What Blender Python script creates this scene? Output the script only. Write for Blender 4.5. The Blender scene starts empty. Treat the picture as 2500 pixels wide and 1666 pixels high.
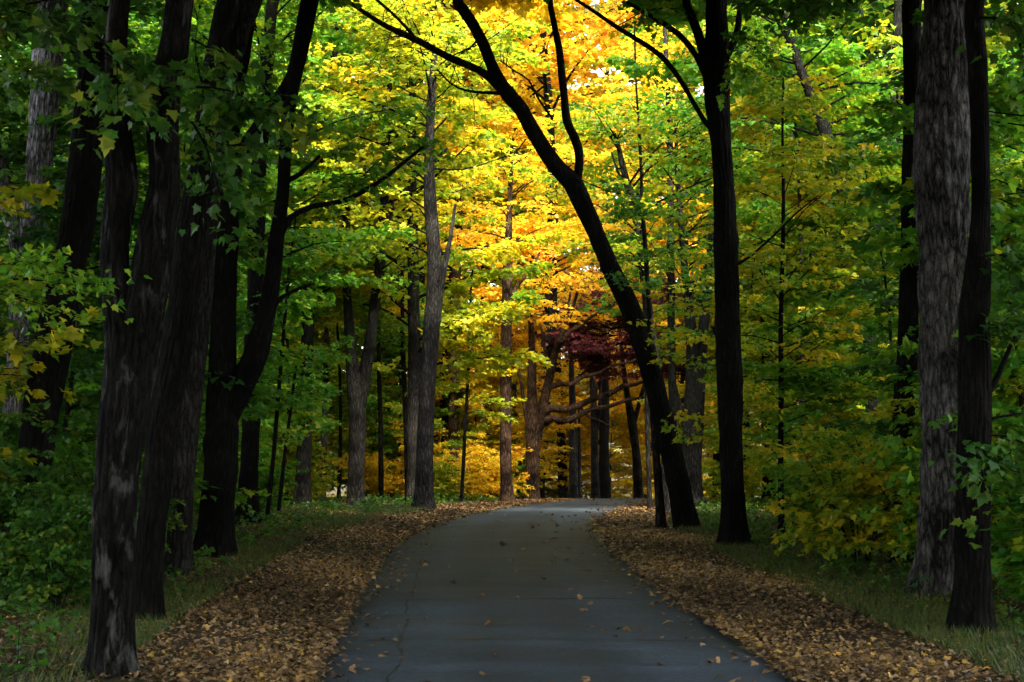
import bpy, math, random
import numpy as np

C = bpy.context.scene
COL = C.collection
RNG = np.random.default_rng(11)
random.seed(5)

# ---------------------------------------------------------------- camera
F, HV, CH = 3472.2, 1190.0, 1.75            # focal length and horizon in photo pixels, eye height in metres
PIT = math.atan((HV - 833) / F)
cam_d = bpy.data.cameras.new("camera")
cam = bpy.data.objects.new("camera", cam_d)
COL.objects.link(cam)
cam.location = (0, 0, CH)
cam.rotation_euler = (math.pi / 2 + PIT, 0, 0)
cam_d.sensor_width = 36.0
cam_d.lens = 36.0 * F / 2500.0
cam_d.clip_start = 0.1
cam_d.clip_end = 2000
cam_d.dof.use_dof = True
cam_d.dof.focus_distance = 36.0
cam_d.dof.aperture_fstop = 7.1
C.camera = cam

# ---------------------------------------------------------------- sky, sun, exposure
SUN_EL, SUN_AZ = math.radians(52), math.radians(159)      # azimuth from straight ahead, + to the right
w = bpy.data.worlds.new("World")
C.world = w
w.use_nodes = True
nt = w.node_tree
sky = nt.nodes.new("ShaderNodeTexSky")
sky.sky_type = 'NISHITA'
sky.sun_disc = False
sky.sun_elevation = SUN_EL
sky.sun_rotation = SUN_AZ
sky.air_density = 1.0
sky.dust_density = 2.0
bg = nt.nodes["Background"]
bw = nt.nodes.new("ShaderNodeRGBToBW")                    # thin even overcast: most of the blue is gone
nt.links.new(sky.outputs[0], bw.inputs[0])
wmix = nt.nodes.new("ShaderNodeMix"); wmix.data_type = 'RGBA'
wmix.inputs['Factor'].default_value = 0.75
nt.links.new(sky.outputs[0], wmix.inputs[6]); nt.links.new(bw.outputs[0], wmix.inputs[7])
nt.links.new(wmix.outputs[2], bg.inputs[0])
bg.inputs[1].default_value = 0.15
sun_d = bpy.data.lights.new("sun", 'SUN')
sun = bpy.data.objects.new("sun", sun_d)
COL.objects.link(sun)
sun_d.energy = 1.5
sun_d.angle = math.radians(12)
sun_d.color = (1.0, 0.89, 0.70)
sun.rotation_euler = (math.pi / 2 - SUN_EL, 0, math.pi - SUN_AZ)
C.view_settings.view_transform = 'Standard'
C.view_settings.look = 'None'
C.view_settings.gamma = 1.0
C.view_settings.exposure = 3.75
C.view_settings.use_curve_mapping = False
C.render.engine = 'CYCLES'
C.cycles.use_denoising = True
C.cycles.max_bounces = 7
C.cycles.diffuse_bounces = 4
C.cycles.transmission_bounces = 5
C.cycles.glossy_bounces = 2
C.cycles.sample_clamp_indirect = 6.0

# ---------------------------------------------------------------- helpers: picture <-> place
S = 2500.0 / 2353.0                         # the tree tables below are in a 2353-wide copy of the photo
_c, _s = math.cos(PIT), math.sin(PIT)

def prof(y):
    y = np.asarray(y, float)
    a = 0.033 * y
    t = np.clip(y - 25, 0, 27)
    b = 0.033 * 25 + 0.033 * t - 0.033 * t * t / 54
    t2 = np.clip(y - 52, 0, 30)
    t3 = np.clip(y - 82, 0, None)
    return np.where(y < 25, a, b - 0.03 * t2 * t2 / 60 - 0.03 * t3)

ROAD_L = [(-1.45, -12), (-1.45, 6), (-1.46, 10.5), (-1.64, 13), (-1.80, 16.4), (-1.88, 19), (-2.0, 22.4), (-1.90, 27.3), (-1.57, 31),
          (-0.85, 36.6), (-0.23, 40), (0.30, 42.2), (1.54, 48.8), (3.1, 59), (5.6, 69), (11, 80), (19, 87)]
ROAD_R = [(2.3, -12), (2.2, 6), (2.12, 10.5), (2.0, 13), (1.82, 16.4), (1.74, 19), (1.66, 22.4), (1.66, 27.3), (1.87, 31),
          (2.65, 36.6), (3.31, 40), (3.82, 42.2), (4.9, 48.8), (6.6, 59), (9.0, 67.5), (13.5, 77), (20.5, 83.5)]
_ly = np.array([p[1] for p in ROAD_L], float); _lx = np.array([p[0] for p in ROAD_L], float)
_ry = np.array([p[1] for p in ROAD_R], float); _rx = np.array([p[0] for p in ROAD_R], float)

def edges(y):
    return np.interp(y, _ly, _lx), np.interp(y, _ry, _rx)

def off_road(x, y):
    l, r = edges(y)
    return np.maximum(l - x, x - r)          # > 0 beside the road

def ground(x, y):
    x = np.asarray(x, float); y = np.asarray(y, float)
    o = off_road(x, y)
    m = np.clip((o - .4) / 4.0, 0, 1)
    b = 0.05 * np.sin(1.1 * x + 0.4 * y) + 0.04 * np.sin(0.7 * y - 0.9 * x + 2) + 0.025 * np.sin(2.3 * x + 1.9 * y)
    z = prof(y) + m * b * np.clip(o / 6, 0.25, 1.4)
    z = z + 0.05 * np.clip(o / 0.6, 0, 1) - 0.05
    return z

def ray(u, v):
    x = (u * S - 1250) / F; z = (833 - v * S) / F
    y = _c - z * _s
    return x / y, (_s + z * _c) / y          # x and z per metre of depth

def P(u, v, d):
    a, b = ray(u, v)
    return np.array([a * d, d, CH + b * d])

def hit(u, v):
    a, b = ray(u, v)
    d = 5.0
    while d < 110:
        if CH + b * d <= float(ground(a * d, d)):
            return d
        d += 0.05
    return 60.0

# ---------------------------------------------------------------- helpers: objects
def tag(o, label=None, cat=None, group=None, kind=None):
    if label: o['label'] = label
    if cat: o['category'] = cat
    if group: o['group'] = group
    if kind: o['kind'] = kind
    return o

def empty(name, loc):
    o = bpy.data.objects.new(name, None)
    o.empty_display_size = 0.2
    COL.objects.link(o)
    o.location = loc
    return o

class MB:
    """collects quads, fans and leaves and links them as one mesh"""
    def __init__(self):
        self.v = []; self.nv = 0; self.lv = []; self.ps = []; self.mi = []; self.val = []; self.sm = []
    def add(self, verts, faces, mat=0, val=None, smooth=False):
        faces = np.asarray(faces)
        n, k = faces.shape
        self.v.append(np.asarray(verts, np.float32).reshape(-1, 3))
        self.lv.append((faces + self.nv).astype(np.int32).ravel())
        self.ps.append(np.full(n, k, np.int32))
        self.mi.append(np.full(n, mat, np.int32))
        self.val.append(np.zeros(n, np.float32) if val is None else np.asarray(val, np.float32))
        self.sm.append(np.full(n, smooth, bool))
        self.nv += len(self.v[-1])
    def mesh(self, name, mats):
        me = bpy.data.meshes.new(name)
        v = np.concatenate(self.v); lv = np.concatenate(self.lv); ps = np.concatenate(self.ps)
        me.vertices.add(len(v)); me.vertices.foreach_set("co", v.ravel())
        me.loops.add(len(lv)); me.loops.foreach_set("vertex_index", lv)
        me.polygons.add(len(ps))
        me.polygons.foreach_set("loop_start", np.concatenate([[0], np.cumsum(ps)[:-1]]).astype(np.int32))
        for m in mats: me.materials.append(m)
        me.polygons.foreach_set("material_index", np.concatenate(self.mi))
        me.polygons.foreach_set("use_smooth", np.concatenate(self.sm))
        a = me.attributes.new("leafval", 'FLOAT', 'FACE')
        a.data.foreach_set("value", np.concatenate(self.val))
        me.update(calc_edges=True)
        return me
    def obj(self, name, mats, parent=None):
        o = bpy.data.objects.new(name, self.mesh(name, mats))
        COL.objects.link(o)
        if parent is not None: o.parent = parent
        return o

def norm(a):
    return a / (np.linalg.norm(a, axis=-1, keepdims=True) + 1e-9)

def spline(pts, rad, step):
    """Catmull-Rom through pts, about one point every step metres"""
    p = np.asarray(pts, float); r = np.asarray(rad, float)
    q = np.vstack([2 * p[0] - p[1], p, 2 * p[-1] - p[-2]])
    out, ro = [], []
    for i in range(len(p) - 1):
        a, b, c, d = q[i], q[i + 1], q[i + 2], q[i + 3]
        n = max(2, int(np.linalg.norm(c - b) / step))
        t = np.linspace(0, 1, n, endpoint=False)[:, None]
        out.append(0.5 * (2 * b + (c - a) * t + (2 * a - 5 * b + 4 * c - d) * t ** 2 + (3 * b - a - 3 * c + d) * t ** 3))
        ro.append(r[i] + (r[i + 1] - r[i]) * t[:, 0])
    out.append(p[-1:]); ro.append(r[-1:])
    return np.vstack(out), np.concatenate(ro)

def tube(mb, pts, rad, seg=10, step=0.3, mat=0, lump=0.0, ridge=0.0, flare=0.0, seed=0, close=True):
    c, r = spline(pts, rad, step) if len(pts) > 2 or step else (np.asarray(pts, float), np.asarray(rad, float))
    n = len(c)
    tg = norm(np.gradient(c, axis=0))
    ref = np.array([1.0, 0.13, 0.05]) if abs(tg[0][0]) < 0.8 else np.array([0.1, 1.0, 0.0])
    s = norm(np.cross(tg, ref)); b = np.cross(tg, s)
    ang = np.linspace(0, 2 * math.pi, seg, endpoint=False)
    L = np.concatenate([[0], np.cumsum(np.linalg.norm(np.diff(c, axis=0), axis=1))])
    if ridge: r = r * 0.95
    A, Lh = np.meshgrid(ang, L)
    k = np.random.default_rng(seed + 1)
    ph = k.uniform(0, 6.28, 12)
    R = np.repeat(r[:, None], seg, 1)
    if lump:
        R = R * (1 + lump * (0.5 * np.sin(A + 1.3 * Lh + ph[0]) * np.sin(0.9 * Lh + ph[1]) + 0.45 * np.sin(2 * A - 2.1 * Lh + ph[2])
                             + 0.3 * np.sin(3 * A + 3.7 * Lh + ph[3]) + 0.35 * np.sin(1.7 * Lh + ph[4]) + 0.18 * np.sin(5 * A + 5.3 * Lh + ph[9])))
    if ridge:
        nn = 15 + (seed % 7)
        wv = 0.9 * np.sin(2.3 * Lh + ph[5]) + 0.6 * np.sin(5.1 * Lh + 2 * A + ph[6]) + 0.35 * np.sin(11 * Lh + 3 * A + ph[8])
        R = R * (1 + ridge * (np.abs(np.sin(nn * A / 2 * 1.0 + wv)) - 0.55) + ridge * 0.5 * np.sin(9 * Lh + 4 * np.sin(3 * A + ph[7]) + ph[10]) * np.sin(7 * A + ph[11]))
    if ridge:                                    # knots and burls
        for q in range(9):
            a0, l0 = k.uniform(0, 6.28), k.uniform(0, L[-1])
            da = (A - a0 + math.pi) % (2 * math.pi) - math.pi
            R = R * (1 + k.uniform(.06, .2) * np.exp(-(da / k.uniform(.25, .5)) ** 2 - ((Lh - l0) / k.uniform(.07, .2)) ** 2))
    if flare:
        e = np.exp(-Lh / (1.0 * r[0] + 0.05))
        R = R * (1 + flare * e * (0.75 + 0.45 * np.sin(4 * A + ph[3]) + 0.25 * np.sin(7 * A + ph[2])))
    V = c[:, None] + R[..., None] * (np.cos(A)[..., None] * s[:, None] + np.sin(A)[..., None] * b[:, None])
    i, j = np.meshgrid(np.arange(n - 1), np.arange(seg), indexing='ij')
    j2 = (j + 1) % seg
    f = np.stack([i * seg + j, i * seg + j2, (i + 1) * seg + j2, (i + 1) * seg + j], -1).reshape(-1, 4)
    mb.add(V.reshape(-1, 3), f, mat, smooth=True)
    if close:
        tip = c[-1] + tg[-1] * r[-1] * 0.6
        vv = np.vstack([V[-1], tip[None]])
        mb.add(vv, np.array([[q, (q + 1) % seg, seg] for q in range(seg)]), mat, smooth=True)
    return c, r

# leaf outlines: x across, y from stalk to tip, z the fold
LEAF_MAPLE = np.array([[0, 0, 0], [.20, .02, .03], [.40, -.02, .05], [.36, .20, .06], [.56, .42, .05], [.30, .46, .05], [.24, .60, .04], [0, 1.0, -.05],
                       [-.24, .60, .04], [-.30, .46, .05], [-.56, .42, .05], [-.36, .20, .06], [-.40, -.02, .05], [-.20, .02, .03]])
LEAF_LOBED = np.array([[0, 0, 0], [.40, .05, .06], [.50, .45, .06], [.24, .52, .04], [0, 1.0, -.05], [-.24, .52, .04], [-.50, .45, .06], [-.40, .05, .06]])
LEAF_PLAIN = np.array([[0, 0, 0], [.44, .38, .08], [0, 1.0, -.04], [-.44, .38, .08]])

def leaves(mb, pos, axis, nrm, size, val, shape=LEAF_LOBED, mat=0):
    axis = norm(axis)
    side = norm(np.cross(axis, nrm)); n2 = np.cross(side, axis)
    K = len(shape)
    V = pos[:, None] + size[:, None, None] * (shape[None, :, 0, None] * side[:, None] + shape[None, :, 1, None] * axis[:, None] + shape[None, :, 2, None] * n2[:, None])
    N = len(pos)
    mb.add(V.reshape(-1, 3), np.arange(N * K).reshape(N, K), mat, val)

def sprays(mb, rng, start, dirs, length, n, size, shape, width=0.34, tilt=0.42, droop=0.22, val0=None, mat=0, twig_mat=1, twigs=True, spread=0.35):
    """fans of leaves along twigs: start (M,3), dirs (M,3), length (M,)"""
    M = len(start)
    if M == 0: return
    dirs = norm(dirs)
    up = np.array([0, 0, 1.0])
    sd = norm(np.cross(dirs, up) + 1e-6)
    t = rng.uniform(0.05, 1.0, (M, n)) ** 0.8
    wv = rng.normal(0, 1, (M, n)) * width * (0.35 + 0.9 * np.sin(np.clip(t, 0, 1) * 2.6)) * 0.6
    p = start[:, None] + dirs[:, None] * (t * length[:, None])[..., None] + sd[:, None] * (wv * length[:, None])[..., None]
    p[..., 2] += rng.normal(0, 0.05, (M, n)) * length[:, None] - droop * (t ** 2) * length[:, None] - 0.15 * np.abs(wv) * length[:, None]
    ax = dirs[:, None] * 0.7 + sd[:, None] * (np.sign(wv) * 0.7)[..., None] + rng.normal(0, 0.45, (M, n, 3))
    ax[..., 2] -= 0.35
    nr = up + rng.normal(0, tilt, (M, n, 3))
    sz = size * rng.uniform(0.6, 1.25, (M, n))
    v0 = rng.normal(0.5, 0.17, M) if val0 is None else val0
    val = np.clip(v0[:, None] + rng.normal(0, spread * 0.5, (M, n)), 0, 1)
    leaves(mb, p.reshape(-1, 3), ax.reshape(-1, 3), nr.reshape(-1, 3), sz.ravel(), val.ravel(), shape, mat)
    if twigs:                                                     # three-sided twigs
        a0 = start; a1 = start + dirs * length[:, None] * 0.95; a1[:, 2] -= droop * 0.9 * length
        r = 0.0035 + 0.003 * length
        o = [sd * 1.0, sd * -0.5 + up * 0.87, sd * -0.5 - up * 0.87]
        V = np.stack([a0 + o[0] * r[:, None], a0 + o[1] * r[:, None], a0 + o[2] * r[:, None],
                      a1 + o[0] * r[:, None] * .3, a1 + o[1] * r[:, None] * .3, a1 + o[2] * r[:, None] * .3], 1)
        b = np.arange(M)[:, None] * 6
        f = np.concatenate([b + np.array([[0, 1, 4, 3]]), b + np.array([[1, 2, 5, 4]]), b + np.array([[2, 0, 3, 5]])])
        mb.add(V.reshape(-1, 3), f, twig_mat)

def crown(mb, rng, axis_pts, zlo, zhi, R, n_limbs, per_limb, n_leaf, size, shape=LEAF_LOBED, rise=(0.15, 0.6), limb_r=0.03, spray_len=(0.6, 1.3),
          az=None, shape_pow=0.6, limb_seg=5, tilt=0.42, bias=0.0):
    """limbs leaving a stem, each bearing leafy sprays; the crown is widest below its middle and thins towards the top"""
    ax = np.asarray(axis_pts, float)
    for i in range(n_limbs):
        f = (i + rng.uniform(0, 1)) / n_limbs
        z = zlo + (zhi - zlo) * f
        k = np.interp(z, ax[:, 2], np.arange(len(ax)))
        o = np.array([np.interp(k, np.arange(len(ax)), ax[:, c]) for c in range(3)])
        a = rng.uniform(0, 2 * math.pi) if az is None else rng.normal(az[0], az[1])
        L = R * (max(0.12, math.sin(min(1.0, 0.22 + f * 0.9) * math.pi)) ** shape_pow) * rng.uniform(0.65, 1.15)
        e = rng.uniform(*rise) + 0.5 * f
        h = np.array([math.cos(a), math.sin(a), 0])
        ts = np.linspace(0, 1, 5)
        bend = rng.normal(0, 0.14)
        sdv = np.array([-h[1], h[0], 0])
        pts = [o + h * L * t + sdv * bend * L * t * t + np.array([0, 0, L * (e * t - 0.38 * e * t * t + rng.normal(0, 0.025))]) for t in ts]
        rr = [limb_r * (1 - 0.82 * t) * (0.5 + 0.6 * L / R) for t in ts]
        tube(mb, pts, rr, seg=limb_seg, step=L / 7, mat=1, close=False)
        c, _ = spline(pts, rr, L / 20)
        m = max(3, int(per_limb * (0.5 + 0.6 * L / R)))
        tt = np.linspace(0.22, 1.0, m)
        idx = (tt * (len(c) - 1)).astype(int)
        base = c[idx] + rng.normal(0, 0.03, (m, 3))
        tang = norm(np.gradient(c, axis=0))[idx]
        sg = np.where(np.arange(m) % 2 == 0, 1, -1) * rng.uniform(0.4, 1.2, m)
        sg[-1] *= 0.2
        d = tang + sdv * sg[:, None] + rng.normal(0, 0.18, (m, 3))
        d[:, 2] = d[:, 2] * 0.5 + rng.normal(0.03, 0.15, m)
        ln = rng.uniform(*spray_len, m) * (1.1 - 0.35 * tt)
        lv = np.clip(rng.normal(0.45 + bias, 0.15) + rng.normal(0, 0.09, m), 0, 1)
        sprays(mb, rng, base, d, ln, n_leaf, size, shape, val0=lv, tilt=tilt)

# ---------------------------------------------------------------- materials
def new_mat(name):
    m = bpy.data.materials.new(name)
    m.use_nodes = True
    t = m.node_tree
    for n in list(t.nodes): t.nodes.remove(n)
    return m, t, t.nodes.new("ShaderNodeOutputMaterial")

def N(t, kind, **kw):
    n = t.nodes.new(kind)
    for k, v in kw.items():
        if k.startswith('i_'): n.inputs[k[2:].replace('_', ' ')].default_value = v
        else: setattr(n, k, v)
    return n

def ramp(t, stops, interp='LINEAR'):
    r = t.nodes.new("ShaderNodeValToRGB")
    r.color_ramp.interpolation = interp
    e = r.color_ramp.elements
    while len(e) < len(stops): e.new(0.5)
    for el, (p, c) in zip(e, stops):
        el.position = p
        el.color = (c[0], c[1], c[2], 1)
    return r

def leaf_mat(name, stops, trans=0.5, warm=(1.25, 1.1, 0.7), gloss=0.35):
    m, t, out = new_mat(name)
    at = N(t, "ShaderNodeAttribute", attribute_name="leafval")
    oi = N(t, "ShaderNodeObjectInfo")
    ad = N(t, "ShaderNodeMath", operation='MULTIPLY_ADD'); ad.inputs[1].default_value = 0.22; ad.inputs[2].default_value = -0.11
    t.links.new(oi.outputs['Random'], ad.inputs[0])
    s = N(t, "ShaderNodeMath", operation='ADD', use_clamp=True)
    t.links.new(at.outputs['Fac'], s.inputs[0]); t.links.new(ad.outputs[0], s.inputs[1])
    r = ramp(t, stops)
    t.links.new(s.outputs[0], r.inputs[0])
    p = N(t, "ShaderNodeBsdfPrincipled")
    p.inputs['Roughness'].default_value = 0.5
    p.inputs['Specular IOR Level'].default_value = gloss
    t.links.new(r.outputs[0], p.inputs['Base Color'])
    wm = N(t, "ShaderNodeMix", data_type='RGBA', blend_type='MULTIPLY')
    wm.inputs['Factor'].default_value = 1.0
    wm.inputs[7].default_value = (*warm, 1)
    t.links.new(r.outputs[0], wm.inputs[6])
    tr = N(t, "ShaderNodeBsdfTranslucent")
    t.links.new(wm.outputs[2], tr.inputs[0])
    mx = N(t, "ShaderNodeMixShader"); mx.inputs[0].default_value = trans
    t.links.new(p.outputs[0], mx.inputs[1]); t.links.new(tr.outputs[0], mx.inputs[2])
    t.links.new(mx.outputs[0], out.inputs[0])
    return m

LEAF = {
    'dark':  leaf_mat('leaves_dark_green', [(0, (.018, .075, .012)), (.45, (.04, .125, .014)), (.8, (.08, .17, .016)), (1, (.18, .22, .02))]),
    'green': leaf_mat('leaves_green', [(0, (.030, .13, .012)), (.4, (.075, .23, .016)), (.75, (.16, .31, .018)), (1, (.38, .39, .02))], trans=.55),
    'lime':  leaf_mat('leaves_yellow_green', [(0, (.09, .22, .014)), (.35, (.22, .33, .016)), (.7, (.42, .41, .018)), (1, (.64, .46, .02))], trans=.58),
    'yellow': leaf_mat('leaves_yellow', [(0, (.40, .37, .018)), (.35, (.62, .47, .02)), (.75, (.72, .46, .022)), (1, (.74, .36, .03))], trans=.6, warm=(1.1, 1.08, .8)),
    'gold':  leaf_mat('leaves_golden', [(0, (.72, .58, .03)), (.4, (.80, .56, .03)), (.8, (.80, .48, .03)), (1, (.76, .36, .04))], trans=.6, warm=(1.1, 1.05, .8)),
    'olive': leaf_mat('leaves_olive', [(0, (.06, .09, .015)), (.5, (.16, .16, .02)), (1, (.36, .26, .03))]),
    'red':   leaf_mat('leaves_dark_red', [(0, (.10, .026, .034)), (.6, (.19, .045, .056)), (1, (.30, .11, .10))], trans=0.45, warm=(1.2, .8, .8)),
    'rust':  leaf_mat('leaves_rust', [(0, (.12, .06, .03)), (.5, (.22, .12, .05)), (1, (.36, .22, .05))], trans=0.35),
}

def bark_mat(name, dark, light, patch=None, patch_amt=0.0, scale=1.0, bump=1.0):
    m, t, out = new_mat(name)
    tc = N(t, "ShaderNodeTexCoord")
    mp = N(t, "ShaderNodeMapping"); mp.inputs['Scale'].default_value = (12 * scale, 12 * scale, 3.0 * scale)
    t.links.new(tc.outputs['Object'], mp.inputs[0])
    n0 = N(t, "ShaderNodeTexNoise", i_Scale=0.9, i_Detail=4.0)
    t.links.new(mp.outputs[0], n0.inputs['Vector'])
    add = N(t, "ShaderNodeMix", data_type='RGBA', blend_type='ADD'); add.inputs['Factor'].default_value = 0.9
    t.links.new(mp.outputs[0], add.inputs[6]); t.links.new(n0.outputs['Color'], add.inputs[7])
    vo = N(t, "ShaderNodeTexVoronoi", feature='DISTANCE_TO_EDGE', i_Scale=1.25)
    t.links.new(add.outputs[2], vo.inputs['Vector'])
    n1 = N(t, "ShaderNodeTexNoise", i_Scale=3.2, i_Detail=7.0, i_Roughness=0.7)
    t.links.new(mp.outputs[0], n1.inputs['Vector'])
    n2 = N(t, "ShaderNodeTexNoise", i_Scale=1.6, i_Detail=3.0)
    t.links.new(tc.outputs['Object'], n2.inputs['Vector'])
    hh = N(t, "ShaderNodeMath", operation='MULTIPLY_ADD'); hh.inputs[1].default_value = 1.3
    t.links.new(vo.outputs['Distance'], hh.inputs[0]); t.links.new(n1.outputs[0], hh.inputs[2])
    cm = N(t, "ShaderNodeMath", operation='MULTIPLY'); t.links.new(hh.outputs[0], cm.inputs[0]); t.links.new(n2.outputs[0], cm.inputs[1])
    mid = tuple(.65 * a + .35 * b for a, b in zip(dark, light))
    r = ramp(t, [(.22, dark), (.36, mid), (.62, light)])  # furrows' own darker tone, deepened in the colour to stand in for relief shade
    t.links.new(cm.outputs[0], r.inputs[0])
    nf = N(t, "ShaderNodeTexNoise", i_Scale=9.0, i_Detail=8.0, i_Roughness=0.75)
    t.links.new(mp.outputs[0], nf.inputs['Vector'])
    rf = ramp(t, [(.34, (.25,) * 3), (.5, (.9,) * 3), (.66, (1.9,) * 3)])
    t.links.new(nf.outputs[0], rf.inputs[0])
    mf = N(t, "ShaderNodeMix", data_type='RGBA', blend_type='MULTIPLY'); mf.inputs['Factor'].default_value = 1.0
    t.links.new(r.outputs[0], mf.inputs[6]); t.links.new(rf.outputs[0], mf.inputs[7])
    col = mf.outputs[2]
    if patch:
        n3 = N(t, "ShaderNodeTexNoise", i_Scale=1.8, i_Detail=8.0, i_Roughness=0.65, i_Distortion=0.4)
        mp2 = N(t, "ShaderNodeMapping"); mp2.inputs['Scale'].default_value = (4.5, 4.5, 1.3)
        t.links.new(tc.outputs['Object'], mp2.inputs[0]); t.links.new(mp2.outputs[0], n3.inputs['Vector'])
        r3 = ramp(t, [(.55, (0, 0, 0)), (.68, (patch_amt,) * 3)])
        t.links.new(n3.outputs[0], r3.inputs[0])
        mx = N(t, "ShaderNodeMix", data_type='RGBA')
        t.links.new(r3.outputs[0], mx.inputs['Factor']); t.links.new(col, mx.inputs[6]); mx.inputs[7].default_value = (*patch, 1)
        col = mx.outputs[2]
    p = N(t, "ShaderNodeBsdfPrincipled")
    p.inputs['Roughness'].default_value = 0.9
    p.inputs['Specular IOR Level'].default_value = 0.05
    t.links.new(col, p.inputs['Base Color'])
    bp = N(t, "ShaderNodeBump"); bp.inputs['Strength'].default_value = bump; bp.inputs['Distance'].default_value = 0.05
    t.links.new(hh.outputs[0], bp.inputs['Height']); t.links.new(bp.outputs[0], p.inputs['Normal'])
    t.links.new(p.outputs[0], out.inputs[0])
    return m

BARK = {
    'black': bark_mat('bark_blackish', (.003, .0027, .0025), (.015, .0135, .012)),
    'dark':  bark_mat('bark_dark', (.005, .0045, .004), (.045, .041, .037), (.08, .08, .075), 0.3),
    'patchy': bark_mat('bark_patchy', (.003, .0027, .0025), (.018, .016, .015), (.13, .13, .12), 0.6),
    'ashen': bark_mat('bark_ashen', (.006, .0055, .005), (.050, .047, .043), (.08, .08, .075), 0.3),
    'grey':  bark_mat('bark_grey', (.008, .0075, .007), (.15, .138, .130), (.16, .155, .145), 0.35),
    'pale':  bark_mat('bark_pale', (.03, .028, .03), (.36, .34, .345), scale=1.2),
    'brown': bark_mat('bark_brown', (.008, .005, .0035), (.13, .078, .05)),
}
TWIG = BARK['black']

def ground_mat():
    m, t, out = new_mat('forest_floor')
    tc = N(t, "ShaderNodeTexCoord")
    n1 = N(t, "ShaderNodeTexNoise", i_Scale=9.0, i_Detail=8.0, i_Roughness=0.7)
    n2 = N(t, "ShaderNodeTexNoise", i_Scale=0.55, i_Detail=4.0)
    n3 = N(t, "ShaderNodeTexVoronoi", i_Scale=16.0)
    for n in (n1, n2, n3): t.links.new(tc.outputs['Object'], n.inputs['Vector'])
    r1 = ramp(t, [(.3, (.018, .012, .008)), (.5, (.05, .032, .018)), (.7, (.10, .065, .035))])
    t.links.new(n1.outputs[0], r1.inputs[0])
    r2 = ramp(t, [(.47, (0, 0, 0)), (.6, (.7, .7, .7))])
    t.links.new(n2.outputs[0], r2.inputs[0])
    mx = N(t, "ShaderNodeMix", data_type='RGBA'); mx.inputs[7].default_value = (.03, .045, .014, 1)
    t.links.new(r2.outputs[0], mx.inputs['Factor']); t.links.new(r1.outputs[0], mx.inputs[6])
    p = N(t, "ShaderNodeBsdfPrincipled"); p.inputs['Roughness'].default_value = 0.95; p.inputs['Specular IOR Level'].default_value = 0.1
    t.links.new(mx.outputs[2], p.inputs['Base Color'])
    bp = N(t, "ShaderNodeBump"); bp.inputs['Strength'].default_value = 0.8; bp.inputs['Distance'].default_value = 0.04
    t.links.new(n3.outputs['Distance'], bp.inputs['Height']); t.links.new(bp.outputs[0], p.inputs['Normal'])
    t.links.new(p.outputs[0], out.inputs[0])
    return m

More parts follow.
